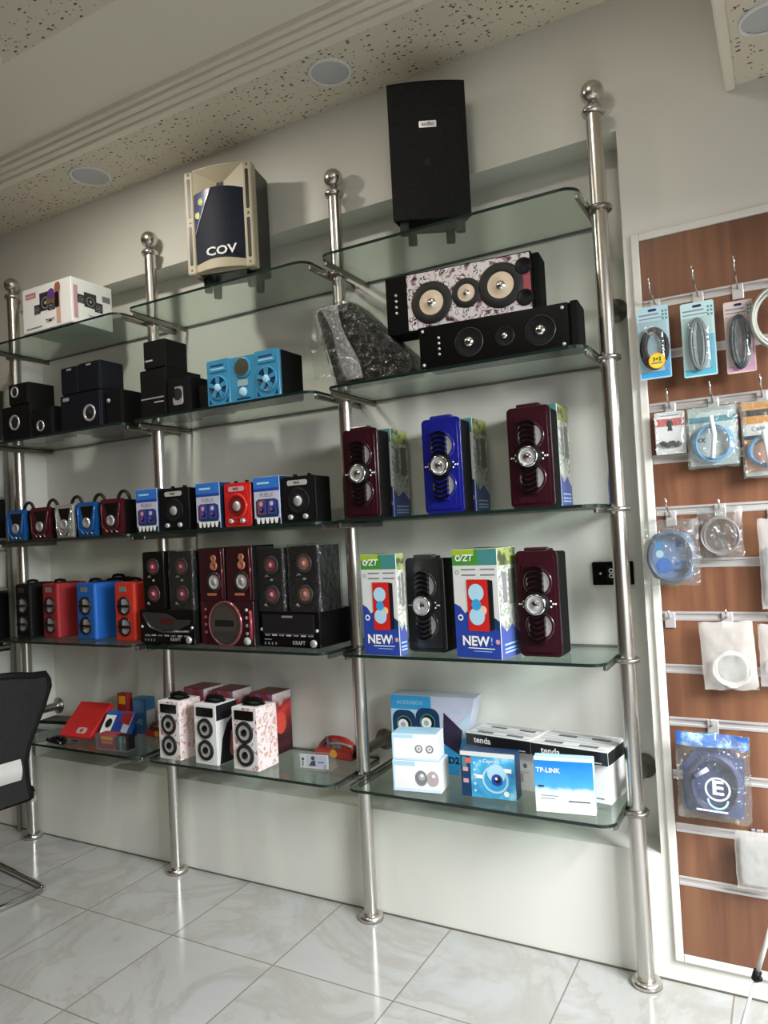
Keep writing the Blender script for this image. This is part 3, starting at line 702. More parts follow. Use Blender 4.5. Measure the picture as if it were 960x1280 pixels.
def karaoke(label, loc, yaw, face, w=.126, d=.088, h=.288, group='tall portable speakers'):
    t = thing('portable_speaker', label, 'speaker', loc, yaw, group)
    b = MB(); b.at(FRONT(d)).rbox(-w/2+.003, w/2-.003, .0, h-.006, .008, 0, d-.012, matte); b.build('cabinet', t)
    b = MB(); b.at(FRONT(.014))
    b.rbox(-w/2, w/2, .002, h, .014, 0, .010, face); b.rbox(-w/2+.008, w/2-.008, .012, h-.012, .010, .010, .014, face)
    b.build('front_panel', t)
    b = MB(); b.at(FRONT(0))
    b.prism([(-.040, h*.08), (-.03, h*.05), (.03, h*.05), (.040, h*.08), (.046, h*.3), (.034, h*.5), (.046, h*.7), (.040, h*.88), (.03, h*.92), (-.03, h*.92), (-.040, h*.88), (-.046, h*.7), (-.034, h*.5), (-.046, h*.3)], .0, .0035, face)
    b.build('bezel', t)
    for q in (.705, .295):
        b = MB(); b.at(FRONT(-.0035)); b.lathe([(.042, .0004), (.041, .002), (.036, .0025), (.034, .0006), (.012, .0009), (0, .001)], lgrey, .004, h*q, 32, ms=[face, face, ink, lgrey, lgrey]); b.build('woofer', t)
    b = MB(); b.at(FRONT(-.0035)); b.prism([(-.021, h*.14), (.021, h*.14), (.021, h*.86), (-.021, h*.86)], .0006, .012, face)
    for s_, z_a, z_b in ((1, h*.60, h*.85), (-1, h*.40, h*.15)):
        for k in range(5):
            za = z_a + (z_b-z_a)*k/5; zb = z_a + (z_b-z_a)*(k+.55)/5
            pts = []
            for q in range(9): x = -.022+.044*q/8; pts.append((x, za + s_*.009*(1-(x/.022)**2)))
            for q in range(9): x = .022-.044*q/8; pts.append((x, zb + s_*.009*(1-(x/.022)**2)))
            if s_ < 0: pts = pts[::-1]
            b.prism(pts, .001, .016, gloss)
    b.build('louvre_strap', t)
    b = MB(); b.at(FRONT(-.0035)); b.lathe([(.036, .001), (.036, .012), (.031, .018), (.030, .020)], black, 0, h*.5, 32); b.build('hub_ring', t)
    b = MB(); b.at(FRONT(-.0035)); b.lathe([(.030, .019), (.028, .0225), (.024, .0225), (.022, .020), (.012, .021), (.008, .024), (0, .0255)], silver, 0, h*.5, 32, ms=[chrome, chrome, silver, silver, chrome, chrome]); b.build('chrome_disc', t)
    b = MB(); b.at(FRONT(-.0035))
    for s_ in (-1, 1):
        for px, pz in ((.045, .0), (.039, .008), (.039, -.008), (.052, .0)): b.lathe([(.0028, .0005), (.002, .003), (0, .0034)], white, s_*px, h*.5+pz, 10)
    b.build('light_dots', t, 'white light dots')
    b = MB(); b.box(-.034, .034, .002, .03, h-.004, h+.009, face, .004); b.box(-.038, .038, .03, .05, h-.006, h+.004, matte, .003); b.build('handle', t)
    return t
karaoke('burgundy tall speaker on the third shelf, beside the third pole', (-.768, -.10, z3), 0, burg)
karaoke('royal blue tall portable speaker with chrome disc', (-.484, -.10, z3), 0, bblue)
karaoke('burgundy tall speaker on the third shelf, beside the nearest pole', (-.212, -.10, z3), 0, burg)
new_box('green and blue carton behind the burgundy speaker by the third pole', (-.778, .012, z3), 0, .13, .12, .295)
new_box('green and blue carton behind the royal blue speaker', (-.490, .012, z3), 0, .13, .12, .295)
new_box('green and blue carton behind the burgundy speaker by the nearest pole', (-.222, .008, z3), 0, .13, .12, .305)

def phone_box(label, x, tint):
    w, d, h = .113, .06, .166
    def deco(b, w, d, h):
        b.at(FRONT()).quad(-w/2+.001, w/2-.001, h*.76, h-.001, mat('print_azure', (46, 110, 190), .4)).quad(-w*.35, w*.12, h*.85, h*.89, lblue, 2)
        b.quad(-w/2+.001, w/2-.001, h*.70, h*.76, cblue, 1)
        b.text('FUELX', .02, 0, h*.62, inkgrey, 2)
        b.poly([(-w*.42, h*.2), (-w*.3, h*.16), (w*.4, h*.16), (w*.45, h*.24), (w*.42, h*.5), (w*.3, h*.54), (-w*.32, h*.54), (-w*.42, h*.5)], dkblue, 1)
        for s_, cc in ((-1, tint), (1, mat('print_indigo', (66, 66, 140), .4))):
            b.poly([(s_*w*.2-w*.16, h*.22), (s_*w*.2+w*.16, h*.22), (s_*w*.2+w*.16, h*.5), (s_*w*.2, h*.53), (s_*w*.2-w*.16, h*.5)], cc, 2)
            b.disc(s_*w*.2-.002, h*.44, w*.07, lilac if s_ > 0 else pink, 3).disc(s_*w*.2, h*.31, w*.085, ink, 3).disc(s_*w*.2-.003, h*.325, w*.05, mat('print_violet_grey', (110, 84, 140), .4), 4).quad(s_*w*.2+w*.06, s_*w*.2+w*.14, h*.24, h*.48, cblue, 3)
        b.quad(-w/2+.001, w/2-.001, .001, h*.14, ink, 1)
        for k in range(5):
            x_ = -w*.34+w*.17*k; b.poly([(x_-.004, h*.03), (x_+.004, h*.03), (x_+.009, h*.15), (x_-.009, h*.15)], white, 2)
        b.at(RIGHT(w/2)).quad(.001, d-.001, .001, h-.001, dkblue)
    carton('speaker_carton', label, 'carton', (x+w/2, -.105, z3), 0, w, d, h, lilac, deco, 'blue and white cartons on the third shelf')
phone_box('leftmost blue and white speaker carton on the third shelf', -1.773, purple)
phone_box('blue and white carton left of the red square speaker', -1.466, purple)
phone_box('blue and white carton right of the red square speaker', -1.2, mat('print_rust', (130, 70, 70), .4))

def square_speaker(label, x, w, h, body, cone, d=.1):
    t = thing('square_speaker', label, 'speaker', (x+w/2, -.105, z3), 0, 'square speakers on the third shelf')
    MB().box(-w/2+.002, w/2-.002, .012, d, 0, h-.004, matte, .005).build('cabinet', t)
    b = MB(); b.at(FRONT(.014)).rbox(-w/2, w/2, .001, h-.003, .010, 0, .010, body); b.prism([(-w*.42, h*.22), (-w*.36, h*.08), (w*.36, h*.08), (w*.42, h*.22), (w*.46, h*.5), (w*.36, h*.92), (-w*.36, h*.92), (-w*.46, h*.5)], .010, .014, body); b.build('front_panel', t)
    b = MB(); b.at(FRONT(0)).rbox(-w*.29, w*.29, h*.79, h*.9, .007, 0, .003, lgrey if body is not red else pink); b.text('BASS', .011, 0, h*.845, ink, 8, bold=.02); b.build('label_plate', t, 'pale label plate')
    b = MB(); b.at(FRONT(0)).lathe([(.046, .0004), (.044, .004), (.038, .004), (.03, .001), (.017, .002), (.015, .006), (0, .008)], body, 0, h*.46, 32, ms=[body, body, cone, cone, lgrey, silver]); b.build('woofer', t)
    for sx in (-1, 1): MB().at(FRONT(0)).lathe([(.009, 0), (.008, .009), (.005, .0095), (0, .0095)], silver, sx*w*.22, h*.13, 16).build('knob', t)
    b = MB(); b.at(FRONT(0)).poly([(-w*.2, h*.25), (w*.12, h*.25), (w*.05, h*.19), (-w*.12, h*.19)], ink, 2); b.build('bass_port', t)
    for px in (-w*.19, w*.23): MB().box(px-w*.03, px+w*.03, .02, .035, h-.005, h+.006, matte, .002).build('handle_stub', t)
square_speaker('black square speaker right of the leftmost blue and white carton', -1.648, .142, .163, black, ink)
square_speaker('red square speaker between two blue and white cartons', -1.335, .118, .158, red, mat('deep_red_cone', (110, 20, 20), .4))
square_speaker('black square speaker at the right end beside the third pole', -1.082, .138, .160, black, ink)

def mini(label, x, w, h, face, strength=0):
    t = thing('mini_speaker', label, 'speaker', (x+w/2, -.11, z3), 0, 'small speakers with ring handles')
    d = .10
    MB().box(-w*.46, w*.46, .012, d, 0, h-.004, matte, .008).build('cabinet', t)
    b = MB(); b.at(FRONT(.014))
    O = [(-w*.44, .001), (w*.44, .001), (w*.5, h*.3), (w*.46, h*.7), (w*.5, h*.96), (w*.46, h), (-w*.46, h), (-w*.5, h*.96), (-w*.46, h*.7), (-w*.5, h*.3)]
    b.prism(O, 0, .008, face); b.prism([(px*.9, .006+pz*.92) for px, pz in O], .008, .013, face)
    b.build('front_panel', t)
    b = MB(); b.at(FRONT(.001)); b.poly([(-w*.3, h*.88), (-w*.1, h*.36), (w*.16, h*.36), (w*.32, h*.88)], gloss, 1)
    for s_ in (-1, 1): b.tube([(s_*w*.42, h*.86, .002), (s_*w*.36, h*.5, .005), (s_*w*.34, h*.25, .006), (s_*w*.12, h*.08, .004)], .0035, chrome if face is silver else face, 6)
    b.build('grille', t)
    b = MB(); b.at(FRONT(.0)); b.lathe([(.021, .0005), (.020, .006), (.014, .007), (.012, .004), (0, .006)], silver, 0, h*.4, 24); b.build('woofer', t, 'silver speaker disc')
    b = MB(); b.at(FRONT(.0))
    for s_ in (-1, 0, 1): b.tube([(s_*w*.2-.008, h*.16, .002), (s_*w*.2+.008, h*.07, .002)], .003, chrome, 6)
    b.build('chrome_slashes', t)
    b = MB(); b.tube([(w*.12+.034*math.cos(R(a)), .055, h-.012+.044*math.sin(R(a))) for a in range(0, 181, 12)], .0068, rubber, 8); b.build('handle', t)
mini('blue mini speaker with ring handle, leftmost in front of the far pole', -2.565, .13, .133, bluem)
mini('burgundy mini speaker between the far blue and silver ones', -2.408, .135, .135, burgm)
mini('silver chrome mini speaker with ring handle', -2.245, .118, .138, silver)
mini('blue mini speaker right of the silver one', -2.112, .125, .138, bluem)
mini('burgundy mini speaker rightmost of the ring-handled five', -1.974, .130, .142, burgm)

# ======================================================================= LEVEL 4
z4 = ST(4)
new_box('carton printed NEW beside the third pole', (-.689, -.159, z4), -4, .130, .045)
karaoke('charcoal tall speaker between two cartons printed NEW', (-.572, -.088, z4), -3, grey_g, .128, .1, .29)
new_box('carton printed NEW between the charcoal and burgundy speakers', (-.378, -.150, z4), -8, .148, .115, .313)
karaoke('burgundy tall speaker on the fourth shelf beside the nearest pole', (-.214, -.098, z4), -1, burg, .120, .1, .3)

def stereo_deck(kind, label, x0, w, h, y, yaw, d):
    t = thing('stereo_deck', label, 'stereo', (x0+w/2, y, z4), yaw, 'stereo decks on the fourth shelf')
    MB().box(-w/2+.002, w/2-.002, .008, d, 0.003, h, matte, .003).build('case', t)
    if kind == 'round':
        b = MB(); b.at(FRONT(.008)).rbox(-w/2, w/2, .003, h, .006, 0, .008, burg); b.quad(-w/2+.004, -w/2+.022, .004, h-.004, burgm, 17); b.build('front_panel', t)
        b = MB(); b.at(FRONT(0)).lathe([(.082, .0004), (.081, .006), (.075, .008), (.073, .005)], mat('rose_ring', (150, 86, 92), .2, .6), -.006, h*.5, 48); b.build('dial_ring', t)
        b = MB(); b.at(FRONT(0)).lathe([(.074, .003), (0, .003)], mat('mirror_dial', (120, 118, 112), .06, .8), -.006, h*.5, 48); b.quad(-.055, .036, h*.44, h*.58, ink, 8); b.build('dial_window', t)
        for sx in (-1, 1):
            for k in range(4): MB().at(FRONT(0)).lathe([(.006, 0), (.0055, .004), (0, .005)], lgrey if sx > 0 else rose, sx*(.098 if sx > 0 else .104), h*(.3+.17*k), 12).build('button', t)
        MB().at(FRONT(0)).lathe([(.014, 0), (.013, .008), (0, .009)], lgrey, .098, h*.14, 16).build('knob', t)
        b = MB(); b.at(FRONT(0)); b.tube([(w/2-.012, h*.2, .002), (w/2-.008, h*.5, .006), (w/2-.012, h*.8, .002)], .006, rose, 8); b.build('side_trim', t)
    else:
        b = MB(); b.at(FRONT(.008)).rbox(-w/2, w/2, .003, h, .004, 0, .008, gloss); b.build('front_panel', t)
        b = MB(); b.at(FRONT(0))
        if kind == 'curved':
            b.prism([(-w*.42, h*.92), (-w*.3, h*.55), (-w*.1, h*.42), (w*.2, h*.42), (w*.42, h*.6), (w*.44, h*.72), (w*.2, h*.72), (.0, h*.9)], 0, .005, dgrey)
            b.quad(-w*.1, w*.14, h*.58, h*.74, mat('display_red', (70, 26, 26), .2), 11)
            b.tube([(-w*.42, h*.88, .004), (-w*.3, h*.5, .006), (-w*.05, h*.36, .006), (w*.42, h*.4, .004)], .004, dsteel, 8)
            b.build('display', t)
        else:
            b.rbox(-w*.44, w*.42, h*.4, h*.93, .004, 0, .003, ink); b.quad(-w*.1, w*.08, h*.84, h*.9, inkgrey, 7); b.ring(0, 0, 0, 0.0001, ink, 7)
            b.quad(-w*.42, w*.4, h*.385, h*.395, lgrey, 2)
            b.build('display', t)
        b = MB(); b.at(FRONT(0))
        for k in range(7): b.rbox(-w*.4+k*w*.12, -w*.4+k*w*.12+w*.075, h*.33-(.0 if kind == 'flat' else .012), h*.37-(.0 if kind == 'flat' else .012), .001, 0, .003, lgrey if k % 2 else inkgrey)
        b.build('button_row', t)
        b = MB(); b.at(FRONT(0)); b.text('KRAFT', .018, w*.16, h*.15, lgrey, 2, bold=.015); b.quad(-w*.42, -w*.3, h*.22, h*.235, lgrey, 1)
        for k in range(4): b.quad(-w*.42+k*.016, -w*.42+k*.016+.006, h*.08, h*.15, inkgrey, 1)
        b.build('lettering', t)
        MB().at(FRONT(0)).lathe([(.013, 0), (.012, .006), (.008, .008), (0, .008)], silver, w*.4, h*.15, 20).build('knob', t)
        for sx in (-1, 1): MB().at(FRONT(0)).lathe([(.006, 0), (.005, .004), (0, .005)], silver, sx*w*.46, h*.5, 12).build('screw_cap', t)
    for sx in (-1, 1):
        for y_ in (.02, d-.02): MB().lathe([(0, 0), (.008, 0), (.008, .0035), (0, .0035)], rubber, sx*(w/2-.02), y_, 10).build('foot', t)
    return t
stereo_deck('curved', 'black stereo deck with curved display, left of the burgundy deck', -1.775, .285, .128, -.112, -2, .076)
stereo_deck('round', 'burgundy stereo deck with a large round dial', -1.473, .258, .160, -.108, -4, .17)
stereo_deck('flat', 'black stereo deck with flat display, right of the burgundy deck', -1.212, .26, .122, -.098, -3, .19)

def shelf_speaker(kind, label, x, y, zb, w, h, yaw, wrapped, d=.12):
    t = thing('bookshelf_speaker', label, 'speaker', (x+w/2, y, zb), yaw, 'upright speakers on the stereo decks')
    MB().box(-w/2, w/2, .006, d, 0, h, matte, .003).build('cabinet', t)
    b = MB(); b.at(FRONT(.006)).rbox(-w/2, w/2, .001, h-.001, .003, 0, .006, burg if kind == 'burg' else gloss)
    if kind == 'burg': b.tube([(w*.42, .006, .008), (w*.42, h-.008, .008)], .004, burgm, 8)
    b.build('front_panel', t)
    b = MB(); b.at(FRONT(0))
    if kind == 'burg':
        for q, s_ in ((.8, .008), (.66, .011), (.5, .0)):
            if s_: MB().at(FRONT(0)).lathe([(s_*1.6, .0005), (s_*1.5, .004), (s_, .005), (s_*.8, .002), (0, .004)], copper, .012, h*q, 18).build('tweeter', t)
        b.lathe([(.036, .0005), (.034, .005), (.028, .006), (.025, .002), (.01, .001), (.009, .004), (0, .006)], lgrey, .012, h*.36, 28, ms=[burgm, rubber, rubber, lgrey, silver, silver]); b.build('woofer', t)
        MB().at(FRONT(0)).rbox(-.024, .02, h*.1, h*.15, .003, 0, .002, copper).build('badge', t)
    else:
        c_ = rose if kind == 'rose' else copper
        for q in (.74, .27):
            m_ = MB(); m_.at(FRONT(0)).lathe([(.032, .0005), (.031, .004), (.024, .003), (.022, .001), (.01, .002), (.008, .006), (0, .007)], rubber, 0, h*q, 26, ms=[dgrey, dgrey, rubber, c_, c_, pink]); m_.build('woofer', t)
        b.quad(-.006, .006, h*.49, h*.52, lgrey).poly([(-w*.36, h*.1), (-w*.2, h*.08), (-w*.28, h*.14)], lgrey, 1).poly([(-w*.3, h*.55), (-w*.1, h*.56), (-w*.2, h*.6)], inkgrey, 1); b.build('trim_marks', t)
    if wrapped:
        b = MB()
        def wf(u, v):
            q = (u*4) % 4; k = int(q); f_ = q-k
            cs = [(-w/2-.004, -.006), (w/2+.004, -.006), (w/2+.004, d+.004), (-w/2-.004, d+.004)]
            p0, p1 = cs[k], cs[(k+1) % 4]
            x_ = p0[0]*(1-f_)+p1[0]*f_; y_ = p0[1]*(1-f_)+p1[1]*f_; zz = .001+v*(h+.006)
            e = noise.noise(Vector((x_*40, y_*40, zz*24+x*9)))*.0025
            return (x_+e, y_-abs(e), zz)
        b.sheet(wf, 40, 14, wrap, True); b.box(-w/2-.004, w/2+.004, -.004, d+.004, h+.005, h+.007, wrap)
        b.build('plastic_sleeve', t, 'clear plastic sleeve')
    return t
zd = z4+.1285
shelf_speaker('rose', 'unwrapped black speaker at the left on the left stereo deck', -1.752, -.106, zd, .112, .218, -2, False, .068)
shelf_speaker('rose', 'plastic-sleeved black speaker at the right on the left stereo deck', -1.605, -.108, zd, .112, .215, -2, True, .068)
zd = z4+.1605
shelf_speaker('burg', 'left burgundy speaker on the deck with the round dial', -1.468, -.105, zd, .122, .190, -3, False)
shelf_speaker('burg', 'right burgundy speaker on the deck with the round dial', -1.335, -.112, zd, .122, .192, -3, False)
zd = z4+.1225
shelf_speaker('rose', 'sleeved speaker at the left on the stereo deck with flat display', -1.200, -.096, zd, .108, .216, -3, True)
shelf_speaker('copper', 'sleeved speaker with copper cone on the deck with flat display', -1.066, -.100, zd, .122, .220, -3, True)

def cloth_speaker(label, x, y, col, yaw=-4, w=.108, d=.15, h=.232):
    t = thing('column_speaker', label, 'speaker', (x+w/2, y, z4), yaw, 'upright cloth speakers on the fourth shelf')
    b = MB(); b.box(-w/2, w/2, .0, d, 0, h, col, .010, 3); b.build('cabinet', t)
    b = MB(); b.at(FRONT(-.0002)).rbox(-.028, .016, h*.84, h*.93, .002, 0, .001, inkgrey if col is not black else dgrey); b.build('badge', t)
    for q in (.60, .25):
        b = MB(); b.at(FRONT(-.0002)); b.lathe([(.037, .0004), (.037, .003), (.032, .003), (.028, .0008), (0, .0012)], lgrey, .0, h*q, 28, ms=[ink, ink, ink, lgrey]); ob = b.build('woofer', t)
        b = MB(); b.at(FRONT(-.0002)); b.box(-.035, .035, h*q-.005, h*q+.005, .001, .009, gloss, .002); b.poly([(-.036, h*q-.02), (-.015, h*q-.034), (-.012, h*q+.034), (-.036, h*q+.02)], ink, 7); b.build('cross_bar', ob)
    b = MB(); b.tube([(-.03, d*.3, h-.002), (-.024, d*.32, h+.010), (.0, d*.34, h+.013), (.03, d*.36, h+.010), (.036, d*.38, h-.002)], .006, black, 8); b.box(-.035, .04, d*.3, d*.8, h-.001, h+.003, black, .001); b.build('handle', t)
cloth_speaker('black cloth column speaker beside the farthest left pole', -2.575, -.08, black)
cloth_speaker('dark red cloth column speaker between the black and blue ones', -2.392, -.08, dred)
cloth_speaker('blue cloth column speaker with two round drivers', -2.170, -.085, pblue, w=.122)
cloth_speaker('orange red column speaker left of the stereo decks', -1.94, -.088, orange, w=.120)
cloth_speaker('dark red column speaker half hidden behind the left stereo deck', -1.905, .080-.02, dred, 0, .112, .09, .235)
cloth_speaker('black column speaker behind, between blue and orange red ones', -2.175, .075, black, 0, .105, .07, .240)

# ======================================================================= LEVEL 5 (bottom)
z5 = ST(5)
# tall printed carton
b = MB(); w, d, h = .292, .075, .25
Pt = [(-.146, 0), (.085, 0), (.15, h), (-.146, h)]
b.at(FRONT(0)).prism(Pt, -d, 0, lilac)
b.quad(-.145, .0, h-.046, h-.001, sblue).poly([(-.145, .001), (.085, .001), (.118, h*.5), (.06, h*.4), (-.0, h*.34), (-.145, h*.42)], sblue, 1)
b.text('AUDIOBOX', .018, -.075, h-.024, lblue, 2); b.quad(-.145, -.135, .001, h-.046, lblue, 1); b.quad(-.135, -.0, h*.42, h-.046, lblue, 1)
for cx, cz in ((-.098, h*.62), (-.014, h*.66)):
    b.poly(MB().rr(cx-.042, cx+.042, cz-.046, cz+.046, .03), dkblue, 2); b.disc(cx, cz, .030, ink, 3); b.ring(cx, cz, .024, .028, teal, 4); b.disc(cx-.004, cz-.002, .018, white, 5); b.disc(cx-.004, cz-.002, .009, lgrey, 6)
b.poly([(.038, h*.4), (.09, h*.28), (.106, h*.58), (.044, h*.8)], mat('print_dark_plum', (44, 34, 58), .4), 3)
b.text('RD2', .03, .062, h*.19, ink, 3, bold=.03).text('A B L', .02, .085, h*.83, lblue, 2).poly([(.05, h*.46), (.12, h*.5), (.14, h*.86), (.1, h*.7)], mat('print_ice', (178, 196, 214), .4), 2)
b.at(Matrix()); o = tag(place(b.build('speaker_carton'), (-.640, .056, z5), 3), 'tall blue and lilac carton picturing two round speakers', 'carton')
def ear_deco(big):
    def deco(b, w, d, h):
        b.at(FRONT()).quad(-w/2+.001, -w*.02, h*.84, h-.001, lblue).quad(-w/2+.001, w/2-.001, .001, h*.1, mat('print_mist', (196, 214, 228), .4))
        b.quad(-w/2+.001, -w/2+.006, .001, h-.001, lblue, 2)
        for sx in (0, 1):
            cx = w*.1+sx*w*.24
            if big: b.disc(cx, h*.46, w*.125, inkgrey if sx == 0 else lgrey, 2, ry=h*.25).disc(cx+.002, h*.5, w*.07, lgrey if sx == 0 else pink, 3).disc(cx+.003, h*.55, w*.035, white, 4)
            else: b.ring(cx, h*.45, w*.055, w*.085, inkgrey, 2).disc(cx, h*.45, w*.03, lgrey, 2)
        b.at(TOP(h)).quad(-w/2+.001, w/2-.001, .001, d-.001, lblue)
        b.at(RIGHT(w/2)).quad(.001, d-.001, .001, h-.001, paper)
    return deco
carton('earphone_box', 'white box picturing grey earbuds, lower of the stacked pair', 'box', (-.618, -.115, z5), 8, .153, .085, .093, white, ear_deco(True), 'small white boxes')
carton('earphone_box', 'white box picturing two small rings, stacked on the earbud box', 'box', (-.622, -.112, z5+.0934), 10, .143, .08, .080, white, ear_deco(False), 'small white boxes')

# webcam box in a clear sleeve
def cam_deco(b, w, d, h):
    b.at(FRONT()); b.quad(-w/2+.001, -w/2+.032, .001, h-.001, dkblue); b.quad(-w/2+.032, w/2-.001, .001, h-.014, mat_ramp('aqua_print', [(.3, (36, 120, 176)), (.55, (70, 168, 210)), (.7, (150, 210, 232))], 22, .25, coat=.4), 1)
    b.quad(-w/2+.001, w/2-.001, h-.014, h-.001, paper, 2)
    b.quad(-w/2+.016, -w/2+.034, h-.036, h-.02, mat('print_orange_red', (206, 92, 80), .4), 3).quad(-w/2+.006, -w/2+.02, h-.05, h-.018, teal, 2)
    for q in (.55, .3): b.quad(-w/2+.008, -w/2+.024, h*q, h*q+.012, pink, 3)
    b.text('e-Capture', .015, .006, h-.026, white, 3)
    cx, cz = .022, h*.42
    b.disc(cx, cz, .042, sblue, 2).ring(cx, cz, .034, .040, lblue, 3).disc(cx+.004, cz+.018, .028, lblue, 4).disc(cx+.006, cz, .017, cblue, 5).disc(cx+.008, cz, .009, ink, 6).disc(cx+.004, cz+.004, .004, white, 7)
    b.quad(w/2-.05, w/2-.012, h-.055, h-.043, white, 3).quad(-w/2+.04, -w/2+.072, h*.42, h*.5, white, 3)
    for k in range(5): b.disc(-w/2+.044, h*.15+.02*k, .004, lblue, 3)
    b.disc(w/2-.03, .018, .008, white, 3)
carton('webcam_box', 'aqua blue webcam box picturing a round camera eye', 'box', (-.397, -.088, z5), 3, .168, .05, .134, dkblue, cam_deco)
sky = mat_ramp('sky_print', [(0, (236, 236, 238)), (.32, (226, 228, 234)), (.5, (196, 214, 232)), (.58, (70, 160, 220)), (1, (20, 120, 200))], 26, .35, 'axis', (2, .0, .15), wig=.03)
def tp_deco(b, w, d, h):
    b.at(FRONT()).quad(-w/2+.001, w/2-.001, .02, h-.008, sky); b.text('TP-LINK', .018, -w*.26, h-.035, white, 3, bold=.02)
    b.quad(-w*.44, -w*.34, h*.46, h*.49, ink, 2).quad(-w*.4, -w*.1, h*.3, h*.315, inkgrey, 2).quad(-w*.4, -w*.16, h*.25, h*.265, inkgrey, 2).quad(.01, w*.42, h*.22, h*.24, ink, 2)
    b.at(RIGHT(w/2)).quad(.002, d-.002, .02, h-.008, mat('print_sky_edge', (150, 196, 228), .4))
    b.at(TOP(h)).quad(-w/2+.001, w/2-.001, .001, d-.001, lblue)
carton('router_box', 'white and sky blue box lettered TP-LINK', 'box', (-.163, -.122, z5), 8, .160, .035, .15, white, tp_deco)
# stacked network switch cartons
def base_deco(b, w, d, h):
    b.at(FRONT())
    for k in range(3): b.disc(-w*.02+k*.018, h*.8, .006, mat('print_maroon', (130, 50, 56), .4))
    b.quad(-w*.2, w*.3, h*.2, h*.42, mat('print_blush', (206, 160, 160), .45)).quad(-w*.3, w*.4, h*.45, h*.46, inkgrey); b.disc(w*.34, h*.62, .007, inkgrey, 1)
carton('network_carton', 'white carton with red dots under the left black-striped carton', 'carton', (-.385, .022, z5), -9, .205, .115, .118, white, base_deco, 'white cartons under the striped ones')
carton('network_carton', 'plain white carton behind the TP-LINK box', 'carton', (-.160, -.006, z5), -8, .2, .13, .118, white, lambda b, w, d, h: b.at(FRONT()).disc(w*.1, h*.62, .007, ink).quad(w*.2, w*.4, h*.1, h*.13, inkgrey).ring(w*.18, h*.2, .004, .006, pink), 'white cartons under the striped ones')
def tenda_deco(b, w, d, h):
    b.at(FRONT()).quad(-w/2+.0005, w/2-.0005, .001, h-.003, ink); b.text('tenda', .026, -w*.24, h*.5, white, 3, bold=.02); b.quad(w*.22, w*.42, h*.12, h*.2, lgrey, 2)
    b.at(TOP(h))
    for px, py in ((-w*.36, d*.12), (w*.1, d*.12), (-w*.3, d*.6), (w*.14, d*.62)): b.quad(px, px+w*.24, py, py+d*.12, ink).quad(px+.004, px+w*.24-.004, py+.004, py+d*.12-.004, inkgrey, 2)
    for q in (.05, .3, .36, .48, .8, .86): b.quad(-w*.46, w*.46, d*q, d*q+.0022, inkgrey)
    b.at(RIGHT(w/2)).quad(.001, d-.001, .001, h-.003, ink)
carton('network_carton', 'black-striped carton lettered tenda, left of the pair', 'carton', (-.394, -.004, z5+.1184), -9, .220, .13, .04, paper, tenda_deco, 'black-striped cartons')
carton('network_carton', 'black-striped carton lettered tenda, nearest the right pole', 'carton', (-.168, -.042, z5+.1184), -8, .228, .15, .04, paper, tenda_deco, 'black-striped cartons')

# middle bay, bottom
floral = mat_ramp('floral_print', [(0, (206, 150, 160)), (.36, (196, 160, 150)), (.42, (226, 206, 208)), (.55, (228, 214, 214)), (.63, (170, 130, 60)), (.66, (224, 196, 200)), (.8, (190, 206, 216))], 36, .35, 'noise', const=False, detail=2)
def tower(label, x, y, yaw, w, d, h, side, frontm, swirl=False):
    t = thing('printed_speaker', label, 'speaker', (x+w/2, y, z5), yaw, 'white printed tower speakers on the bottom shelf')
    b = MB(); b.box(-w/2, w/2, .0, d, 0, h, white, .002, 1)
    b.at(RIGHT(w/2)).quad(.001, d-.001, .001, h-.001, side)
    if swirl:
        b.poly([(d*.1, .002), (d*.25, h*.42), (d*.5, h*.66), (d*.96, h*.8), (d*.96, .002)], navy, 2); b.poly([(d*.62, .02), (d*.96, .01), (d*.96, h*.62), (d*.66, h*.5), (d*.56, h*.2)], copper, 3); b.poly([(.001, h*.74), (d*.6, h*.74), (d-.001, h*.86), (d-.001, h-.001), (.001, h-.001)], ink, 2)
    b.at(FRONT()).quad(-w/2+.001, w/2-.001, .001, h-.001, frontm)
    b.build('cabinet', t)
    MB().at(FRONT(-.0006)).rbox(-w*.38, w*.38, h*.8, h*.95, .003, 0, .0025, gloss).build('display', t)
    for q in (.60, .24):
        b = MB(); b.at(FRONT(-.0006)).lathe([(w*.345, .0005), (w*.335, .005), (w*.26, .006), (w*.225, .003), (w*.11, .0015), (w*.1, .006), (0, .008)], rubber, 0, h*q, 32, ms=[black, rubber, rubber, lgrey, gloss, gloss]); b.build('woofer', t)
    b = MB(); b.tube([(-w*.3, d*.45, h-.002), (-w*.28, d*.45, h+.014), (w*.0, d*.5, h+.02), (w*.28, d*.55, h+.014), (w*.3, d*.55, h-.002)], .008, matte, 8); b.rbox(-w*.32, w*.32, d*.25, d*.75, .01, h-.001, h+.006, gloss); b.build('handle', t)
    return t
ff = mat_ramp('floral_front', [(0, (226, 222, 220)), (.55, (232, 228, 226)), (.62, (170, 70, 96)), (.7, (226, 220, 216))], 40, .35, 'noise', detail=2)
tower('pink floral tower speaker at the left of the printed three', -1.678, -.130, -2, .108, .108, .212, floral, ff)
tower('printed tower speaker with navy swirl on its side', -1.500, -.130, -2, .106, .108, .212, paper, mat_ramp('white_front', [(0, (226, 226, 228)), (.7, (232, 232, 232))], 20, .35), True)
tower('pink floral tower speaker nearest the red flame cartons', -1.322, -.132, -2, .112, .106, .214, floral, ff)
flame = mat_ramp('flame_print', [(0, (40, 16, 24)), (.3, (66, 22, 30)), (.48, (130, 34, 38)), (.62, (206, 62, 52)), (.76, (150, 40, 46)), (.86, (206, 196, 194)), (1, (214, 206, 204))], 18, .35, 'axis', (2, .05, .285), wig=.09)
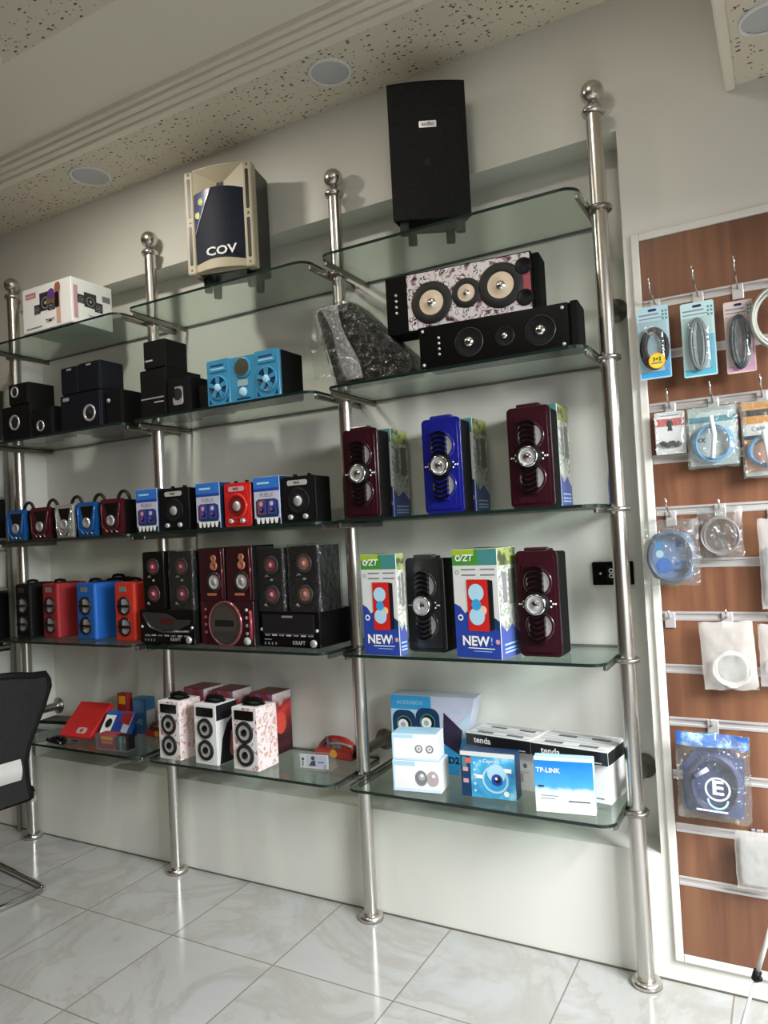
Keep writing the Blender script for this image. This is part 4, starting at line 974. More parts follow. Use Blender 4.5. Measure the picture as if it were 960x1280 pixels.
def flame_deco(b, w, d, h):
    b.at(FRONT()).quad(-w/2+.001, w/2-.001, .001, h-.001, mat_ramp('flame_front', [(.3, (110, 34, 42)), (.5, (150, 60, 66)), (.6, (120, 90, 140)), (.75, (190, 160, 160))], 26, .35))
    b.at(RIGHT(w/2)).quad(.001, d-.001, .001, h-.001, flame); b.disc(d*.4, h*.5, .03, mat('print_flame_red', (214, 74, 60), .4), 2, ry=.04); b.quad(d*.1, d*.8, h*.08, h*.2, mat('print_wine', (70, 26, 34), .4), 2)
    b.at(TOP(h)).quad(-w/2+.001, w/2-.001, .001, d-.001, mat('print_brick', (120, 52, 50), .4))
for x, y, lb in ((-1.712, .036, 'red flame carton behind the leftmost floral tower speaker'), (-1.565, .034, 'red flame carton behind the navy swirl speaker'), (-1.375, .030, 'red flame carton with its printed side showing, right of three')):
    carton('flame_carton', lb, 'carton', (x+.055, y, z5), -3, .108, .105, .224, mat('carton_maroon', (110, 40, 46), .45), flame_deco, 'red flame cartons')
# clear blister pack with white card
t = thing('blister_pack', 'small clear blister pack with a white printed card lying by the third pole', 'blister pack', (-1.035, -.062, z5), 7)
b = MB(); b.at(FRONT(.012)); b.quad(-.055, .05, .006, .052, paper); b.quad(-.03, .045, .01, .05, lilac, 2); b.disc(-.006, .040, .007, ink, 3); b.poly([(-.022, .014), (.004, .014), (.002, .034), (-.012, .03)], ink, 3); b.quad(.012, .036, .026, .029, ink, 3).disc(-.044, .036, .005, ink, 3).quad(-.048, -.042, .012, .03, inkgrey, 3).quad(.036, .041, .004, .02, inkgrey, 3); b.box(-.056, .051, .006, .0522, -.0012, -.0002, white); b.build('printed_card', t)
b = MB(); b.prism([(-.06, 0), (.06, 0), (.066, .06), (-.06, .06)], .0005, .004, blister); b.at(RIGHT(-.06)).prism([(.0, .001), (.06, .001), (.06, .02), (.018, .06), (.006, .06)], 0, .12, blister); b.build('clear_shell', t)
# red tool pack
def redpack(label, loc, yaw, s=1.0):
    t = thing('cable_pack', label, 'pack', loc, yaw, 'red cable packs')
    b = MB()
    def hump(u, v):
        x = (u-.5)*.165*s; r = math.sin(math.pi*v)
        return (x*(1-.12*r), .01+.055*s*v, .002+.072*s*r**.8*(1-abs(u-.5)**3*3))
    b.sheet(hump, 14, 10, mat_ramp('red_pack_print', [(0, (120, 34, 34)), (.42, (176, 52, 44)), (.5, (96, 84, 84)), (.58, (150, 140, 140)), (.7, (160, 46, 40))], 20, .3, coat=.3)); b.box(-.08*s, .08*s, .008, .07*s, 0, .004, dred); b.build('bag', t)
    b = MB(); b.at(FRONT(.006)).rbox(-.075*s, .082*s, .004, .034*s, .008, 0, .004, mat('pack_red', (172, 56, 44), .35)); b.disc(.005, .02*s, .015*s, amber, 10).quad(.03*s, .075*s, .008, .028*s, mat('print_scarlet', (190, 50, 56), .4), 10); b.build('label_strip', t)
    b = MB(); b.tube([(-.05*s+.03*s*k/5, .016+.006*math.sin(k), .04*s+.028*s*math.sin(math.pi*k/5)) for k in range(6)], .006*s, mat('cable_grey', (90, 80, 78), .4), 8); b.tube([(-.03*s+.1*s*k/8, .02, .045*s+.008*math.sin(math.pi*k/8)) for k in range(9)], .004, lgrey, 8); b.build('cable', t)
redpack('red cable pack at the back beside the third pole', (-1.045, .07, z5), -3)
redpack('red cable pack behind the second pole, left of floral speaker', (-1.905, .066, z5), -3, .85)

# left bay, bottom
def lean(o, loc, yaw, tilt):
    o.location = loc; o.rotation_euler = (R(-tilt), 0, R(yaw)); return o
t = tag(MB().box(0,0.001,0,0.001,0,0.001,white).build('tmp'), 'x', 'x'); bpy.data.objects.remove(t)
b = MB(); b.box(-.135, .135, 0, .15, 0, .02, mat('pale_grey_card', (150, 152, 152), .5), .003); b.at(TOP(.02)).quad(-.125, .125, .01, .14, mat('pale_print', (164, 166, 166), .45)).quad(-.12, -.02, .1, .13, lgrey, 2)
tag(place(b.build('flat_box'), (-2.455, -.0, z5), 0), 'flat pale grey box lying under the black tablet sleeve', 'box')
b = MB(); b.box(-.115, .115, 0, .10, 0, .012, black, .004); b.at(TOP(.012)).rbox(-.105, .105, .008, .092, .004, 0, .0015, dgrey)
tag(place(b.build('tablet_sleeve'), (-2.46, .03, z5+.0205), 10), 'black tablet sleeve lying on the flat pale grey box', 'sleeve')
t = thing('red_folder_box', 'flat red box with a small white label, propped up beside the black mouse', 'box', (-2.222, -.066, z5+.001), 3)
b = MB(); sl = R(42); M_ = Matrix.Rotation(sl, 4, 'X'); b.at(M_); b.box(-.09, .09, 0, .17, 0, .022, mat('folder_red', (186, 36, 36), .4), .003); b.build('box_body', t)
b = MB(); b.at(M_ @ TOP(.022)).rbox(-.002, .05, .018, .045, .008, 0, .001, lgrey); b.disc(.024, .0315, .009, red, 3); b.build('white_label', t, 'white label')
b = MB(); b.at(M_).box(-.085, .085, .09, .1, -.085, 0, mat('folder_back', (120, 30, 30), .5)); b.build('rear_strut', t)
t = thing('computer_mouse', 'black computer mouse near the front edge of the bottom left shelf', 'mouse', (-2.265, -.128, z5), 80)
b = MB(); b.sheet(lambda u, v: ((.028+.004*math.sin(math.pi*v))*math.cos(2*math.pi*u)*math.sin(math.pi*(.02+.96*v))**.6, -.055*math.cos(math.pi*v), .001+max(0, .032*math.sin(math.pi*(.02+.96*v))**.7*(.5+.5*math.sin(2*math.pi*u)))), 24, 14, gloss, True); b.build('shell', t)
b = MB(); b.cyl((-.004, -.03, .026), (.004, -.03, .026), .008, rubber, 14); b.build('scroll_wheel', t)
b = MB(); b.tube([(0, -.053, .008), (.01, -.075, .004), (.04, -.085, .004), (.06, -.06, .004), (.05, -.03, .004)], .0022, rubber, 6); b.build('cable', t)
t = thing('webcam_pack', 'blue and white pack picturing a black lens, propped behind the battery pack', 'pack', (-2.045, -.038, z5+.001), 8)
M_ = Matrix.Rotation(R(52), 4, 'X'); b = MB(); b.at(M_); b.box(-.055, .085, 0, .12, 0, .03, mat('pack_mid_blue', (40, 84, 160), .4), .003)
b.at(M_ @ TOP(.03)).quad(-.05, .0, .02, .1, white).disc(-.024, .065, .016, ink, 2, ry=.02).quad(.004, .045, .03, .11, cblue).quad(.05, .083, .02, .115, lilac).poly([(.03, .07), (.08, .06), (.083, .115), (.03, .115)], dred, 2); b.build('box_body', t)
b = MB(); b.box(-.02, .05, .084, .094, .0, .088, cblue); b.build('rear_strut', t)
b = MB(); b.box(-.04, .04, 0, .05, 0, .15, mat('blue_steel_card', (56, 104, 150), .4), .002); b.at(FRONT()).quad(-.03, .03, .09, .14, mat('print_steel', (86, 130, 170), .4)).text('HD', .03, 0, .05, lblue, 2); b.at(RIGHT(.04)).quad(.002, .048, .01, .1, lgrey)
tag(place(b.build('upright_box'), (-2.02, .090, z5), 0), 'upright steel blue box at the back beside the red cable pack', 'box')
b = MB(); b.box(-.03, .03, 0, .03, 0, .165, mat('brick_card', (150, 44, 40), .45), .002); b.at(FRONT()).quad(-.02, .02, .12, .155, amber)
tag(place(b.build('upright_box'), (-2.115, .085, z5), 0), 'narrow red box standing behind the blue webcam pack', 'box')
t = thing('battery_pack', 'red and black battery pack in clear plastic near the front edge', 'pack', (-1.955, -.118, z5), 3)
b = MB(); b.box(-.068, .02, 0, .045, 0, .058, mat('pack_crimson', (160, 40, 40), .4), .003); b.at(FRONT()).quad(-.05, .012, .036, .05, amber).quad(-.05, .01, .022, .032, mat('print_peach', (216, 130, 90), .4)).quad(-.06, .016, .004, .016, dred); b.build('card', t)
b = MB(); b.box(.02, .085, .002, .045, 0, .056, black, .004); b.build('case', t)
for k in range(3): MB().cyl((.034+.017*k, .004, .002), (.034+.017*k, .004, .054), .007, gloss if k != 1 else teal, 14).build('battery', t)
b = MB(); b.prism([(-.075, -.012), (.09, -.012), (.09, .05), (-.075, .05)], .0002, .001, blister); b.box(-.072, .088, -.008, -.006, .001, .06, blister); b.build('clear_shell', t)

# ======================================================================= slatted display panel on the right
def wood_mat():
    m = bpy.data.materials.new('brown_wood_laminate'); m.use_nodes = True
    nt = m.node_tree; n = nt.nodes; l = nt.links; b = n['Principled BSDF']; b.inputs['Roughness'].default_value = 0.35
    tc = n.new('ShaderNodeTexCoord'); mp = n.new('ShaderNodeMapping'); mp.inputs['Scale'].default_value = (16, 16, 1.1); l.new(tc.outputs['Object'], mp.inputs[0])
    no = n.new('ShaderNodeTexNoise'); no.inputs['Scale'].default_value = 1.6; no.inputs['Detail'].default_value = 6; no.inputs['Distortion'].default_value = .6; l.new(mp.outputs[0], no.inputs['Vector'])
    rp = n.new('ShaderNodeValToRGB'); els = rp.color_ramp.elements; els.new(.5)
    for e, (p, c_) in zip(els, [(.3, (98, 63, 46)), (.5, (114, 75, 54)), (.7, (128, 88, 62))]): e.position = p; e.color = lin(c_)
    l.new(no.outputs['Fac'], rp.inputs[0]); l.new(rp.outputs[0], b.inputs['Base Color'])
    return m
t = thing('slatted_panel', 'brown wood slatted display panel with pale rails on the right wall', 'display panel', (.0, WY, 0))
PF = -.008                               # face of the boards, in front of the wall
wood = wood_mat(); X0, X1 = .095, 1.10
SL = [.285+.1443*k for k in range(12)]
edges = [.085] + SL + [2.055]
b = MB()
for k in range(len(edges)-1):
    b.box(X0, X1, PF, -.0005, edges[k]+(.010 if k else 0), edges[k+1]-(.010 if k < len(edges)-2 else 0), wood, .0012, 1)
b.build('boards', t)
for z in SL:
    r_ = MB(); r_.box(X0+.001, X1, PF+.003, -.001, z-.0098, z+.0098, alu); r_.box(X0+.001, X1, PF-.002, PF+.004, z-.0125, z-.005, alu, .001, 1); r_.box(X0+.001, X1, PF-.002, PF+.004, z+.006, z+.0125, alu, .001, 1); r_.build('slot_rail', t)
fr = MB(); fm = mat('white_frame', (216, 212, 204), .4)
fr.box(.072, X0-.0005, PF-.003, -.0005, .062, 2.078, fm, .003); fr.box(X0-.0005, X1, PF-.003, -.0005, 2.056, 2.078, fm, .003); fr.box(X0-.0005, X1, PF-.003, -.0005, .062, .084, fm, .003); fr.build('frame', t)

FY = WY+PF-.0022                           # face of the rails in world space
def hook(x, z, L=.12, label=None, tilt=.045):
    t = thing('display_hook', label, 'hook', (x, FY, z), 0, 'wire hooks on the slatted panel')
    MB().box(-.014, .014, -.004, 0, -.03, .012, alu, .002).build('back_clip', t)
    b = MB(); b.tube([(0, -.003, -.002), (0, -L*.9, tilt*.4), (0, -L, tilt*.6), (0, -L-.006, tilt*.6+.018)], .0026, chrome, 8); b.build('wire', t)
    return t

def blister_card(label, x0, x1, z0, z1, y, card, coil, accent, sticker=None, headerc=None):
    w, h = x1-x0, z1-z0
    t = thing('cable_blister', label, 'cable pack', ((x0+x1)/2, y, z0), 0, 'cables in blister packs on the top rail')
    b = MB(); b.at(FRONT(0)); b.rbox(-w/2, w/2, 0, h, .004, -.0015, 0, card, None, 3)
    b.quad(-w/2+.003, w/2-.003, 0.004, h*.1, accent); b.quad(w*.3, w/2-.003, h*.1, h*.55, accent, 1)
    b.quad(-w*.44, w*.2, h*.88, h*.9, inkgrey).quad(-w*.44, w*.3, h*.83, h*.845, inkgrey)
    for k in range(3): b.quad(w*.3, w*.36, h*(.8+.05*k), h*(.83+.05*k), teal, 1).quad(w*.4, w*.46, h*(.8+.05*k), h*(.83+.05*k), teal, 1)
    b.rbox(-w*.14, w*.14, h*.93, h*.965, .004, 0, .0006, headerc or dkblue); b.build('backing_card', t)
    b = MB()
    if coil == 'round':
        for k in range(5): b.tube([(w*.02+(.021+.0035*k)*math.cos(R(a)), -.010-.003*(k % 2), h*.42+(.036+.0035*k)*math.sin(R(a))*1.1+ .004*math.sin(k)) for a in range(0, 360, 18)], .0034, rubber, 6, True)
    else:
        for k in range(5): b.tube([((.008+.0035*k)*math.cos(R(a))*(1 if True else 0), -.010-.003*(k % 2), h*.42+(.058+.0025*k)*math.sin(R(a))) for a in range(0, 360, 18)], .0036, coil, 6, True)
    b.build('coiled_cable', t)
    b = MB()
    def shell(u, v):
        e = (1-abs(2*u-1)**6)*(1-abs(2*v-1)**6)
        return ((u-.5)*w*.86, -.002-.02*e, h*.08+v*h*.72)
    b.sheet(shell, 12, 16, blister); b.build('clear_shell', t)
    if sticker: b = MB(); b.at(FRONT(-.0245)); b.disc(w*.1, h*.22, .021, yellow).ring(w*.1, h*.22, .019, .021, amber, 2).text('3+2', .014, w*.1, h*.24, ink, 2, bold=.03).quad(w*.1-.014, w*.1+.014, h*.18, h*.2, inkgrey, 2); b.build('round_sticker', t, 'round yellow sticker')
    return t
r12 = SL[11]
blister_card('cable blister pack with a round yellow sticker, leftmost on the top rail', .088, .168, 1.652, 1.848, -.03, mat('card_ice_blue', (168, 196, 206), .45), 'round', sblue, True)
blister_card('grey cable in a teal-edged blister pack, second on the top rail', .198, .279, 1.642, 1.838, -.03, mat('card_mint', (176, 204, 204), .45), mat('cable_slate', (104, 112, 116), .4), mat('print_cyan', (80, 166, 190), .4))
blister_card('black cable in a pink-edged blister pack, third on the top rail', .301, .369, 1.637, 1.822, -.03, mat('card_blush', (196, 178, 174), .45), mat('cable_dark', (48, 54, 58), .4), mat('print_mauve', (190, 140, 166), .4))
hook(.128, r12, .09, 'hook holding the cable pack with the yellow sticker')
hook(.238, r12, .12, 'hook holding the teal-edged cable pack')
hook(.335, r12, .13, 'hook holding the pink-edged cable pack')
t = thing('cable_coil', 'coil of pale grey cable hanging at the right edge of the photo', 'cable', (.425, -.05, 1.76))
b = MB()
for k in range(7): b.tube([((.052+.0032*(k % 4))*math.cos(R(a)), -.004*(k-3)+.006*math.sin(R(a*2+k*40)), (.066+.0032*((k*3) % 5))*math.sin(R(a))+.004*math.sin(k*2)) for a in range(0, 360, 12)], .0034, mat('cable_pale', (166, 168, 158), .45), 6, True)
b.build('coil', t); b = MB(); b.tube([(-.02, 0, -.06), (-.012, -.004, -.1), (-.008, 0, -.15), (.02, .004, -.2)], .005, MATS['cable_pale'], 8); b.tube([(-.0, 0, -.06), (.006, -.004, -.1), (.012, 0, -.16), (.03, .004, -.21)], .005, MATS['cable_pale'], 8); b.build('cable_tail', t)
hook(.425, r12, .11, 'hook holding the pale grey cable coil')

def pillow(b, w, h, th, m, nx=14, nz=16, seed=0, taper=0.0, wr=.004):
    for s_ in (1, -1):
        def f_(u, v):
            e = (max(0, 1-abs(2*u-1)**4)*max(0, 1-abs(2*v-1)**4))**.7
            k = 1-taper*(v-.5)
            x = (u-.5)*w*k + noise.noise(Vector((v*5, seed, 1)))*.004; z = (v-.5)*h + noise.noise(Vector((u*5, seed, 7)))*.004
            return (x, -s_*(th*.5*e + wr*e*noise.noise(Vector((u*9+seed, v*9, s_*3)))), z)
        b.sheet(f_, nx, nz, m)
    return b
def bag(name, label, x0, x1, z0, z1, y, th, film_, inner, group='bagged cables on the slatted panel', seed=0, tilt=0.0, header=None, taper=0.0, hole=True):
    w, h = x1-x0, z1-z0
    t = thing(name, label, 'bag', ((x0+x1)/2, y, (z0+z1)/2), 0, group); t.rotation_euler = (0, R(tilt), 0)
    inner(t, w, h)
    b = MB(); pillow(b, w, h, th, film_, seed=seed, taper=taper); b.build('plastic_bag', t)
    if header: header(t, w, h)
    return t
def coil_in(t, m, cx, cz, r, n=5, tr=.003, rz=None, y=0.0):
    b = MB()
    for k in range(n): b.tube([(cx+(r-.0035*(k % 3))*math.cos(R(a)), y-.003*(k-n/2)+.002*math.sin(R(a*3+k*50)), cz+((rz or r)-.0035*((k+1) % 3))*math.sin(R(a))) for a in range(0, 360, 12)], tr, m, 6, True)
    return b.build('coiled_cable', t)
# row two
def in_flash(t, w, h):
    b = MB(); b.at(FRONT(.006)); b.rbox(-w/2, w/2, -h/2, h/2, .004, -.0015, 0, white); b.quad(-w*.48, w*.48, h*.16, h*.34, mat('print_coral', (196, 96, 88), .45)); b.disc(0, h*.22, .008, ink, 2, ry=.011); b.poly([(-.007, h*.05), (.007, h*.05), (.004, h*.14), (-.004, h*.14)], ink, 2); b.quad(-w*.3, w*.3, h*.4, h*.42, inkgrey, 1); b.build('printed_card', t)
    b = MB(); b.tube([(-.025+.05*k/8, .0, -h*.27+.004*math.sin(k*1.7)) for k in range(9)], .007, dgrey, 8); b.build('short_cable', t)
bag('adapter_pack', 'small white and coral card pack, leftmost on the second hook row', .111, .188, 1.449, 1.564, .002, .02, blister, in_flash, seed=2)
cab_b = mat('cable_sky', (96, 148, 190), .35)
def in_blue(t, w, h):
    coil_in(t, cab_b, 0, -h*.12, .048, 6, .0034)
    b = MB(); b.at(FRONT(.012)); b.quad(-w*.46, w*.46, h*.22, h*.31, mat('print_sea', (70, 136, 150), .4)); b.text('XX', .016, -w*.24, -h*.06, ink, 1, bold=.03); b.quad(-w*.46, w*.46, -h*.46, h*.46, mat('bag_insert_pale', (190, 200, 200), .4), 0); b.build('insert_card', t)
    b = MB(); b.tube([(.0, -.012, h*.3), (.006, -.014, 0), (-.002, -.014, -h*.36)], .006, mat('tie_white', (220, 222, 224), .3), 8); b.build('tie', t)
bag('cable_bag', 'clear bag with a coiled blue cable beside the orange pack', .192, .318, 1.402, 1.57, -.012, .034, film, in_blue, seed=5)
def in_orange(t, w, h):
    b = MB(); b.at(FRONT(.012)); b.rbox(-w/2+.004, w/2-.004, -h/2+.006, h/2-.002, .002, -.0015, 0, paper); b.quad(-w*.46, w*.46, h*.38, h*.48, amber).quad(-w*.46, w*.46, h*.3, h*.38, ink).quad(-w*.46, w*.46, h*.2, h*.3, mat('print_ochre', (200, 134, 56), .4)).quad(-w*.46, w*.46, -h*.06, .0, amber).quad(-w*.46, w*.46, 0, h*.05, dkblue).quad(-w*.46, w*.46, -h*.42, -h*.06, mat('print_salmon', (206, 150, 126), .4)); b.text('CABLE', .014, -.01, h*.13, inkgrey, 2, bold=.02); b.build('insert_card', t)
    coil_in(t, cab_b, 0, -h*.16, .04, 5, .0036)
    b = MB(); b.tube([(.0, -.012, h*.1), (.004, -.014, -h*.1), (.01, -.014, -h*.4)], .008, mat('tie_white', (220, 222, 224), .3), 8); b.build('tie', t)
bag('cable_bag', 'orange and white cable pack at the right edge, second hook row', .323, .43, 1.366, 1.566, -.014, .034, film, in_orange, seed=8)
hook(.15, SL[9]-.004, .05, 'hook holding the small white and coral pack')
hook(.258, SL[9]-.004, .07, 'hook holding the clear bag of blue cable')
hook(.375, SL[9]-.004, .07, 'hook holding the orange and white cable pack')
# row three
def in_bigblue(t, w, h):
    coil_in(t, mat('cable_navy', (70, 84, 104), .35), 0, -h*.06, .058, 8, .0036, .07)
    b = MB(); b.at(FRONT(.014)); b.poly(MB().rr(-.056, .056, -h*.42, h*.3, .03), mat('bag_print_grey_blue', (106, 128, 166), .35), 0)
    b.disc(-.02, -h*.2, .021, pblue, 1).disc(-.04, -h*.34, .01, pblue, 1).disc(-.03, h*.12, .009, sblue, 1).quad(.012, .034, h*.08, h*.2, cblue, 1); b.ring(.026, -h*.3, .022, .03, pblue, 2, a0=10, a1=180); b.quad(.0, .05, -h*.3, -h*.25, dkblue, 1).disc(-.03, -h*.02, .01, lblue, 1)
    b.build('insert_print', t)
bag('cable_bag', 'large clear bag with blue-printed round cable, hanging over the frame edge', .066, .208, 1.096, 1.272, -.035, .05, film, in_bigblue, seed=11)
def in_coil(t, w, h): coil_in(t, mat('cable_smoke', (120, 112, 112), .35), 0, -h*.06, .046, 7, .0036, .05)
bag('cable_bag', 'clear bag with a thin ring of grey cable', .202, .311, 1.162, 1.298, .004, .026, film, in_coil, seed=14)
def in_slim(t, w, h):
    b = MB(); b.box(-w*.34, w*.34, -.008, .008, -h*.45, h*.18, mat('slim_grey_blue', (92, 106, 116), .35), .004); b.at(FRONT(-.008)).quad(-w*.3, w*.1, -h*.4, -h*.02, mat('slim_teal', (70, 96, 100), .35)); b.build('insert_card', t)
bag('cable_bag', 'slim grey bag cut off by the right edge, third hook row', .345, .42, 1.03, 1.262, .0, .024, frost2, in_slim, seed=17)
hook(.134, SL[7]-.012, .075, 'hook holding the large blue-printed bag')
hook(.258, SL[7], .03, 'hook holding the clear bag with the grey cable ring', .01)
hook(.382, SL[7]-.02, .03, 'hook holding the slim grey bag', .01)
# row four
cab_w = mat('cable_white', (206, 204, 198), .35)
def in_white(t, w, h):
    coil_in(t, cab_w, .006, -h*.2, .045, 7, .0036); b = MB(); b.at(FRONT(.01)); b.disc(.006, -h*.2, .034, mat('disc_grey', (150, 150, 150), .35), 0); b.disc(.006, -h*.2+.042, .006, white, 16); b.build('insert_disc', t)
bag('cable_bag', 'frosted bag with a white ring of cable below the small clip', .193, .322, .820, .998, -.002, .03, frost, in_white, seed=20, tilt=-2)
def in_white2(t, w, h): coil_in(t, cab_w, 0, -h*.2, .03, 5, .0036)
bag('cable_bag', 'frosted bag with white cable cut off by the right edge', .33, .42, .832, .992, .002, .024, frost2, in_white2, seed=23)
hook(.115, SL[5]-.002, .02, 'empty short clip on the rail left of the white cable bag', .004)
hook(.258, SL[5], .035, 'hook holding the frosted bag with the white cable ring', .01)
hook(.372, SL[5], .03, 'hook holding the frosted bag at the right edge', .01)
# row five: blue bag with letter E badge
def in_E(t, w, h):
    coil_in(t, mat('cable_indigo', (70, 72, 110), .35), .005, -h*.08, .062, 9, .0046, .075)
    b = MB(); b.at(FRONT(.012)); b.poly([(-w*.42, -h*.44), (w*.40, -h*.46), (w*.42, h*.2), (w*.2, h*.32), (-w*.2, h*.32), (-w*.42, h*.1)], mat('bag_print_indigo', (62, 74, 120), .35), 0); b.build('insert_print', t)
    b = MB(); b.at(FRONT(-.024)); cx, cz = .012, -h*.1
    b.ring(cx, cz, .026, .031, white).ring(cx, cz-.026, .021, .026, lblue, 2, a0=180, a1=360).text('E', .05, cx, cz+.002, white, 2, bold=.03, sx=1.2); b.quad(-.04, .035, -h*.36, -h*.34, white); b.build('round_emblem', t, 'white round emblem with a letter E')
def hd_E(t, w, h):
    b = MB(); b.sheet(lambda u, v: ((u-.5)*w*.98, -.008-.006*math.sin(7*u), h*.34+v*h*.155), 14, 4, mat_ramp('blue_header_foil', [(.3, (40, 84, 170)), (.55, (70, 120, 200)), (.68, (176, 214, 232))], 30, .25, coat=.4)); b.build('header_card', t, 'blue header card')
    b = MB(); b.tube([(-.04, -.026, h*.02), (-.01, -.028, h*.12)], .006, mat('tie_lilac', (180, 178, 196), .3), 8); b.build('tie', t)
bag('cable_bag', 'big blue bag with a white letter E emblem', .114, .292, .478, .708, -.014, .05, film, in_E, seed=26, header=hd_E, tilt=1.5)
hook(.206, SL[3]+.0, .04, 'hook holding the blue bag with the letter E', .012)
# row six
def in_plain(t, w, h):
    b = MB(); b.box(-w*.4, w*.4, -.006, .006, -h*.42, h*.4, mat('fog_insert', (150, 152, 150), .4), .004); b.build('insert_card', t)
bag('cable_bag', 'plain grey frosted bag lowest on the panel', .243, .352, .308, .458, .0, .024, frost, in_plain, seed=29)
hook(.296, SL[1]+.012, .03, 'hook holding the plain grey bag', .01)

# ======================================================================= chair, tripod leg, left-hand stack
t = thing('office_chair', 'black mesh-back office chair on a chrome sled frame', 'chair', (-2.13, -.55, 0), -8)
meshm = mat_ramp('black_chair_mesh', [(.3, (8, 8, 8)), (.7, (26, 26, 27))], 320, .75, 'voronoi')
def outline(v):                                        # half width of the back at height fraction v
    pts = [(0, .18), (.12, .168), (.3, .158), (.45, .17), (.7, .21), (.85, .225), (.94, .215), (1, .15)]
    for (a, p), (c_, q) in zip(pts, pts[1:]):
        if v <= c_: return p + (q-p)*(v-a)/(c_-a)
    return .15
def backf(off):
    def f_(u, v):
        hw = outline(v); s_ = 2*u-1
        return (.02+.10*v**1.6 + off - .03*(1-s_*s_)*-1*.5, s_*hw, .37+.48*v - (.02*s_*s_ if v > .99 else 0))
    return f_
b = MB(); b.sheet(backf(0.0), 16, 24, meshm); b.sheet(backf(-.018), 16, 24, meshm); b.build('backrest', t)
b = MB(); f0 = backf(-.009)
b.tube([f0(0, v/20) for v in range(21)] + [f0(u/8, 1) for u in range(1, 8)] + [f0(1, 1-v/20) for v in range(21)], .013, black, 8); b.build('back_frame', t)
b = MB(); b.sheet(lambda u, v: (.052+.012*math.sin(math.pi*v), -.13+.26*u, .455+.075*v), 10, 6, mat('white_pad', (190, 188, 184), .5)); b.box(.03, .054, -.13, .13, .457, .528, MATS['white_pad'], .006); b.build('lumbar_pad', t, 'white lumbar pad')
b = MB(); b.sheet(lambda u, v: (.02-.48*v, (u-.5)*.44*(1-.1*abs(2*v-1)**4), .39+.05*(1-abs(2*u-1)**6)*(1-abs(2*v-1)**6)), 16, 16, matte); b.rbox(-.46, .02, -.215, .215, .06, .36, .394, matte); b.build('seat', t)
b = MB()
for s_ in (-1, 1):
    y = s_*.235
    b.tube([(-.02, y*.9, .35), (-.40, y*.9, .35), (-.45, y, .33), (-.47, y, .28), (-.46, y, .06), (-.44, y, .025), (-.40, y, .014), (-.05, y, .014), (-.015, y*.97, .014)] + [(.0, y*.9, .014)], .0115, chrome, 12)
b.tube([(.0, -.2115, .014), (.0, .2115, .014)], .0115, chrome, 12); b.tube([(-.4, -.21, .35), (-.4, .21, .35)], .010, chrome, 10); b.tube([(-.04, -.21, .35), (-.04, .21, .35)], .010, chrome, 10)
b.build('sled_frame', t, 'chrome sled frame')
t = thing('tripod', 'slim white tripod leg with dark joints at the lower right', 'tripod', (.400, -.35, 0))
A = Vector((.0, .0, .62)); wl = mat('white_aluminium', (206, 204, 200), .35, .3)
for k, ft in enumerate(((-.188, .0, .012), (.20, -.18, .012), (.16, .20, .012))):
    ft = Vector(ft); b = MB(); b.cyl(A, A.lerp(ft, .34), .0062, wl, 14); b.cyl(A.lerp(ft, .34), A.lerp(ft, .55), .0048, wl, 14); b.cyl(A.lerp(ft, .55), ft, .0036, wl, 14); lg = b.build('leg', t)
    for q in (.34, .55): MB().cyl(A.lerp(ft, q-.02), A.lerp(ft, q+.012), .0085, black, 14).ball(A.lerp(ft, q)+Vector((.007, -.006, 0)), .006, black, 10).build('leg_lock', lg)
    MB().cyl(A.lerp(ft, .97), ft-Vector((0, 0, .011)), .008, rubber, 12, .010).build('foot', lg)
b = MB(); b.cyl(A-Vector((0, 0, .02)), A+Vector((0, 0, .05)), .02, black, 16); b.cyl(A+Vector((0, 0, .05)), A+Vector((0, 0, .5)), .011, wl, 14); b.build('centre_column', t)

t = thing('side_rack', 'grey open rack at the far left edge behind the far pole', 'rack', (-2.925, -.09, 0))
gm = mat('rack_grey', (110, 110, 106), .5); RW, RD = .17, .125
for z in (.40, .655, .85, 1.115, 1.345, 1.535, 1.80):
    MB().box(-RW, RW, -RD, RD, z-.012, z, gm, .002, 1).build('shelf_board', t)
for sx in (-1, 1):
    for sy in (-1, 1): MB().box(sx*(RW+.006)-.006, sx*(RW+.006)+.006, sy*(RD-.012)-.01, sy*(RD-.012)+.01, 0, 1.82, gm, .002, 1).build('upright', t)
def rackbox(name, label, cat, z, h, m, bev=.004, w=.165, extra=None):
    t2 = thing(name, label, cat, (-2.925, -.09, z+.0004))
    b = MB(); b.box(-w, w, -.12, .12, 0, h, m, bev); b.build('body', t2)
    b = MB(); b.at(RIGHT(w)).rbox(-.10, .10, h*.12, h*.88, .006, 0, .0015, m); (extra(b, h) if extra else None); b.build('side_panel', t2)
    b = MB(); b.box(-w-.001, w+.001, -.121, .121, h-.016, h+.001, m, .002); b.build('lid', t2)
rackbox('storage_case', 'dark grey case on top of the left edge rack', 'case', 1.80, .23, dgrey)
def ribs(b, h):
    for k in range(12): b.rbox(-.095+.016*k, -.087+.016*k, h*.16, h*.84, .002, .0015, .004, lgrey)
rackbox('ribbed_box', 'pale ribbed box second from the top of the left edge rack', 'box', 1.535, .235, lgrey, extra=ribs)
rackbox('storage_case', 'black case with two pale jars below it on the left rack', 'case', 1.345+.0, .165, black)
for k, y in enumerate((-.12, .0)):
    t2 = thing('jar', 'pale jar on the left edge rack, %s' % ('nearer the chair' if k == 0 else 'nearer the wall'), 'jar', (-2.82, y, 1.1154), 0, 'pale jars')
    jm = mat('jar_pale', (166, 166, 156), .3); MB().lathe([(0, 0), (.044, 0), (.048, .01), (.048, .16), (.04, .175), (0, .175)], jm, seg=24).build('body', t2); MB().lathe([(.046, .172), (.047, .176), (.047, .2), (0, .204)], lgrey, seg=24).build('lid', t2)
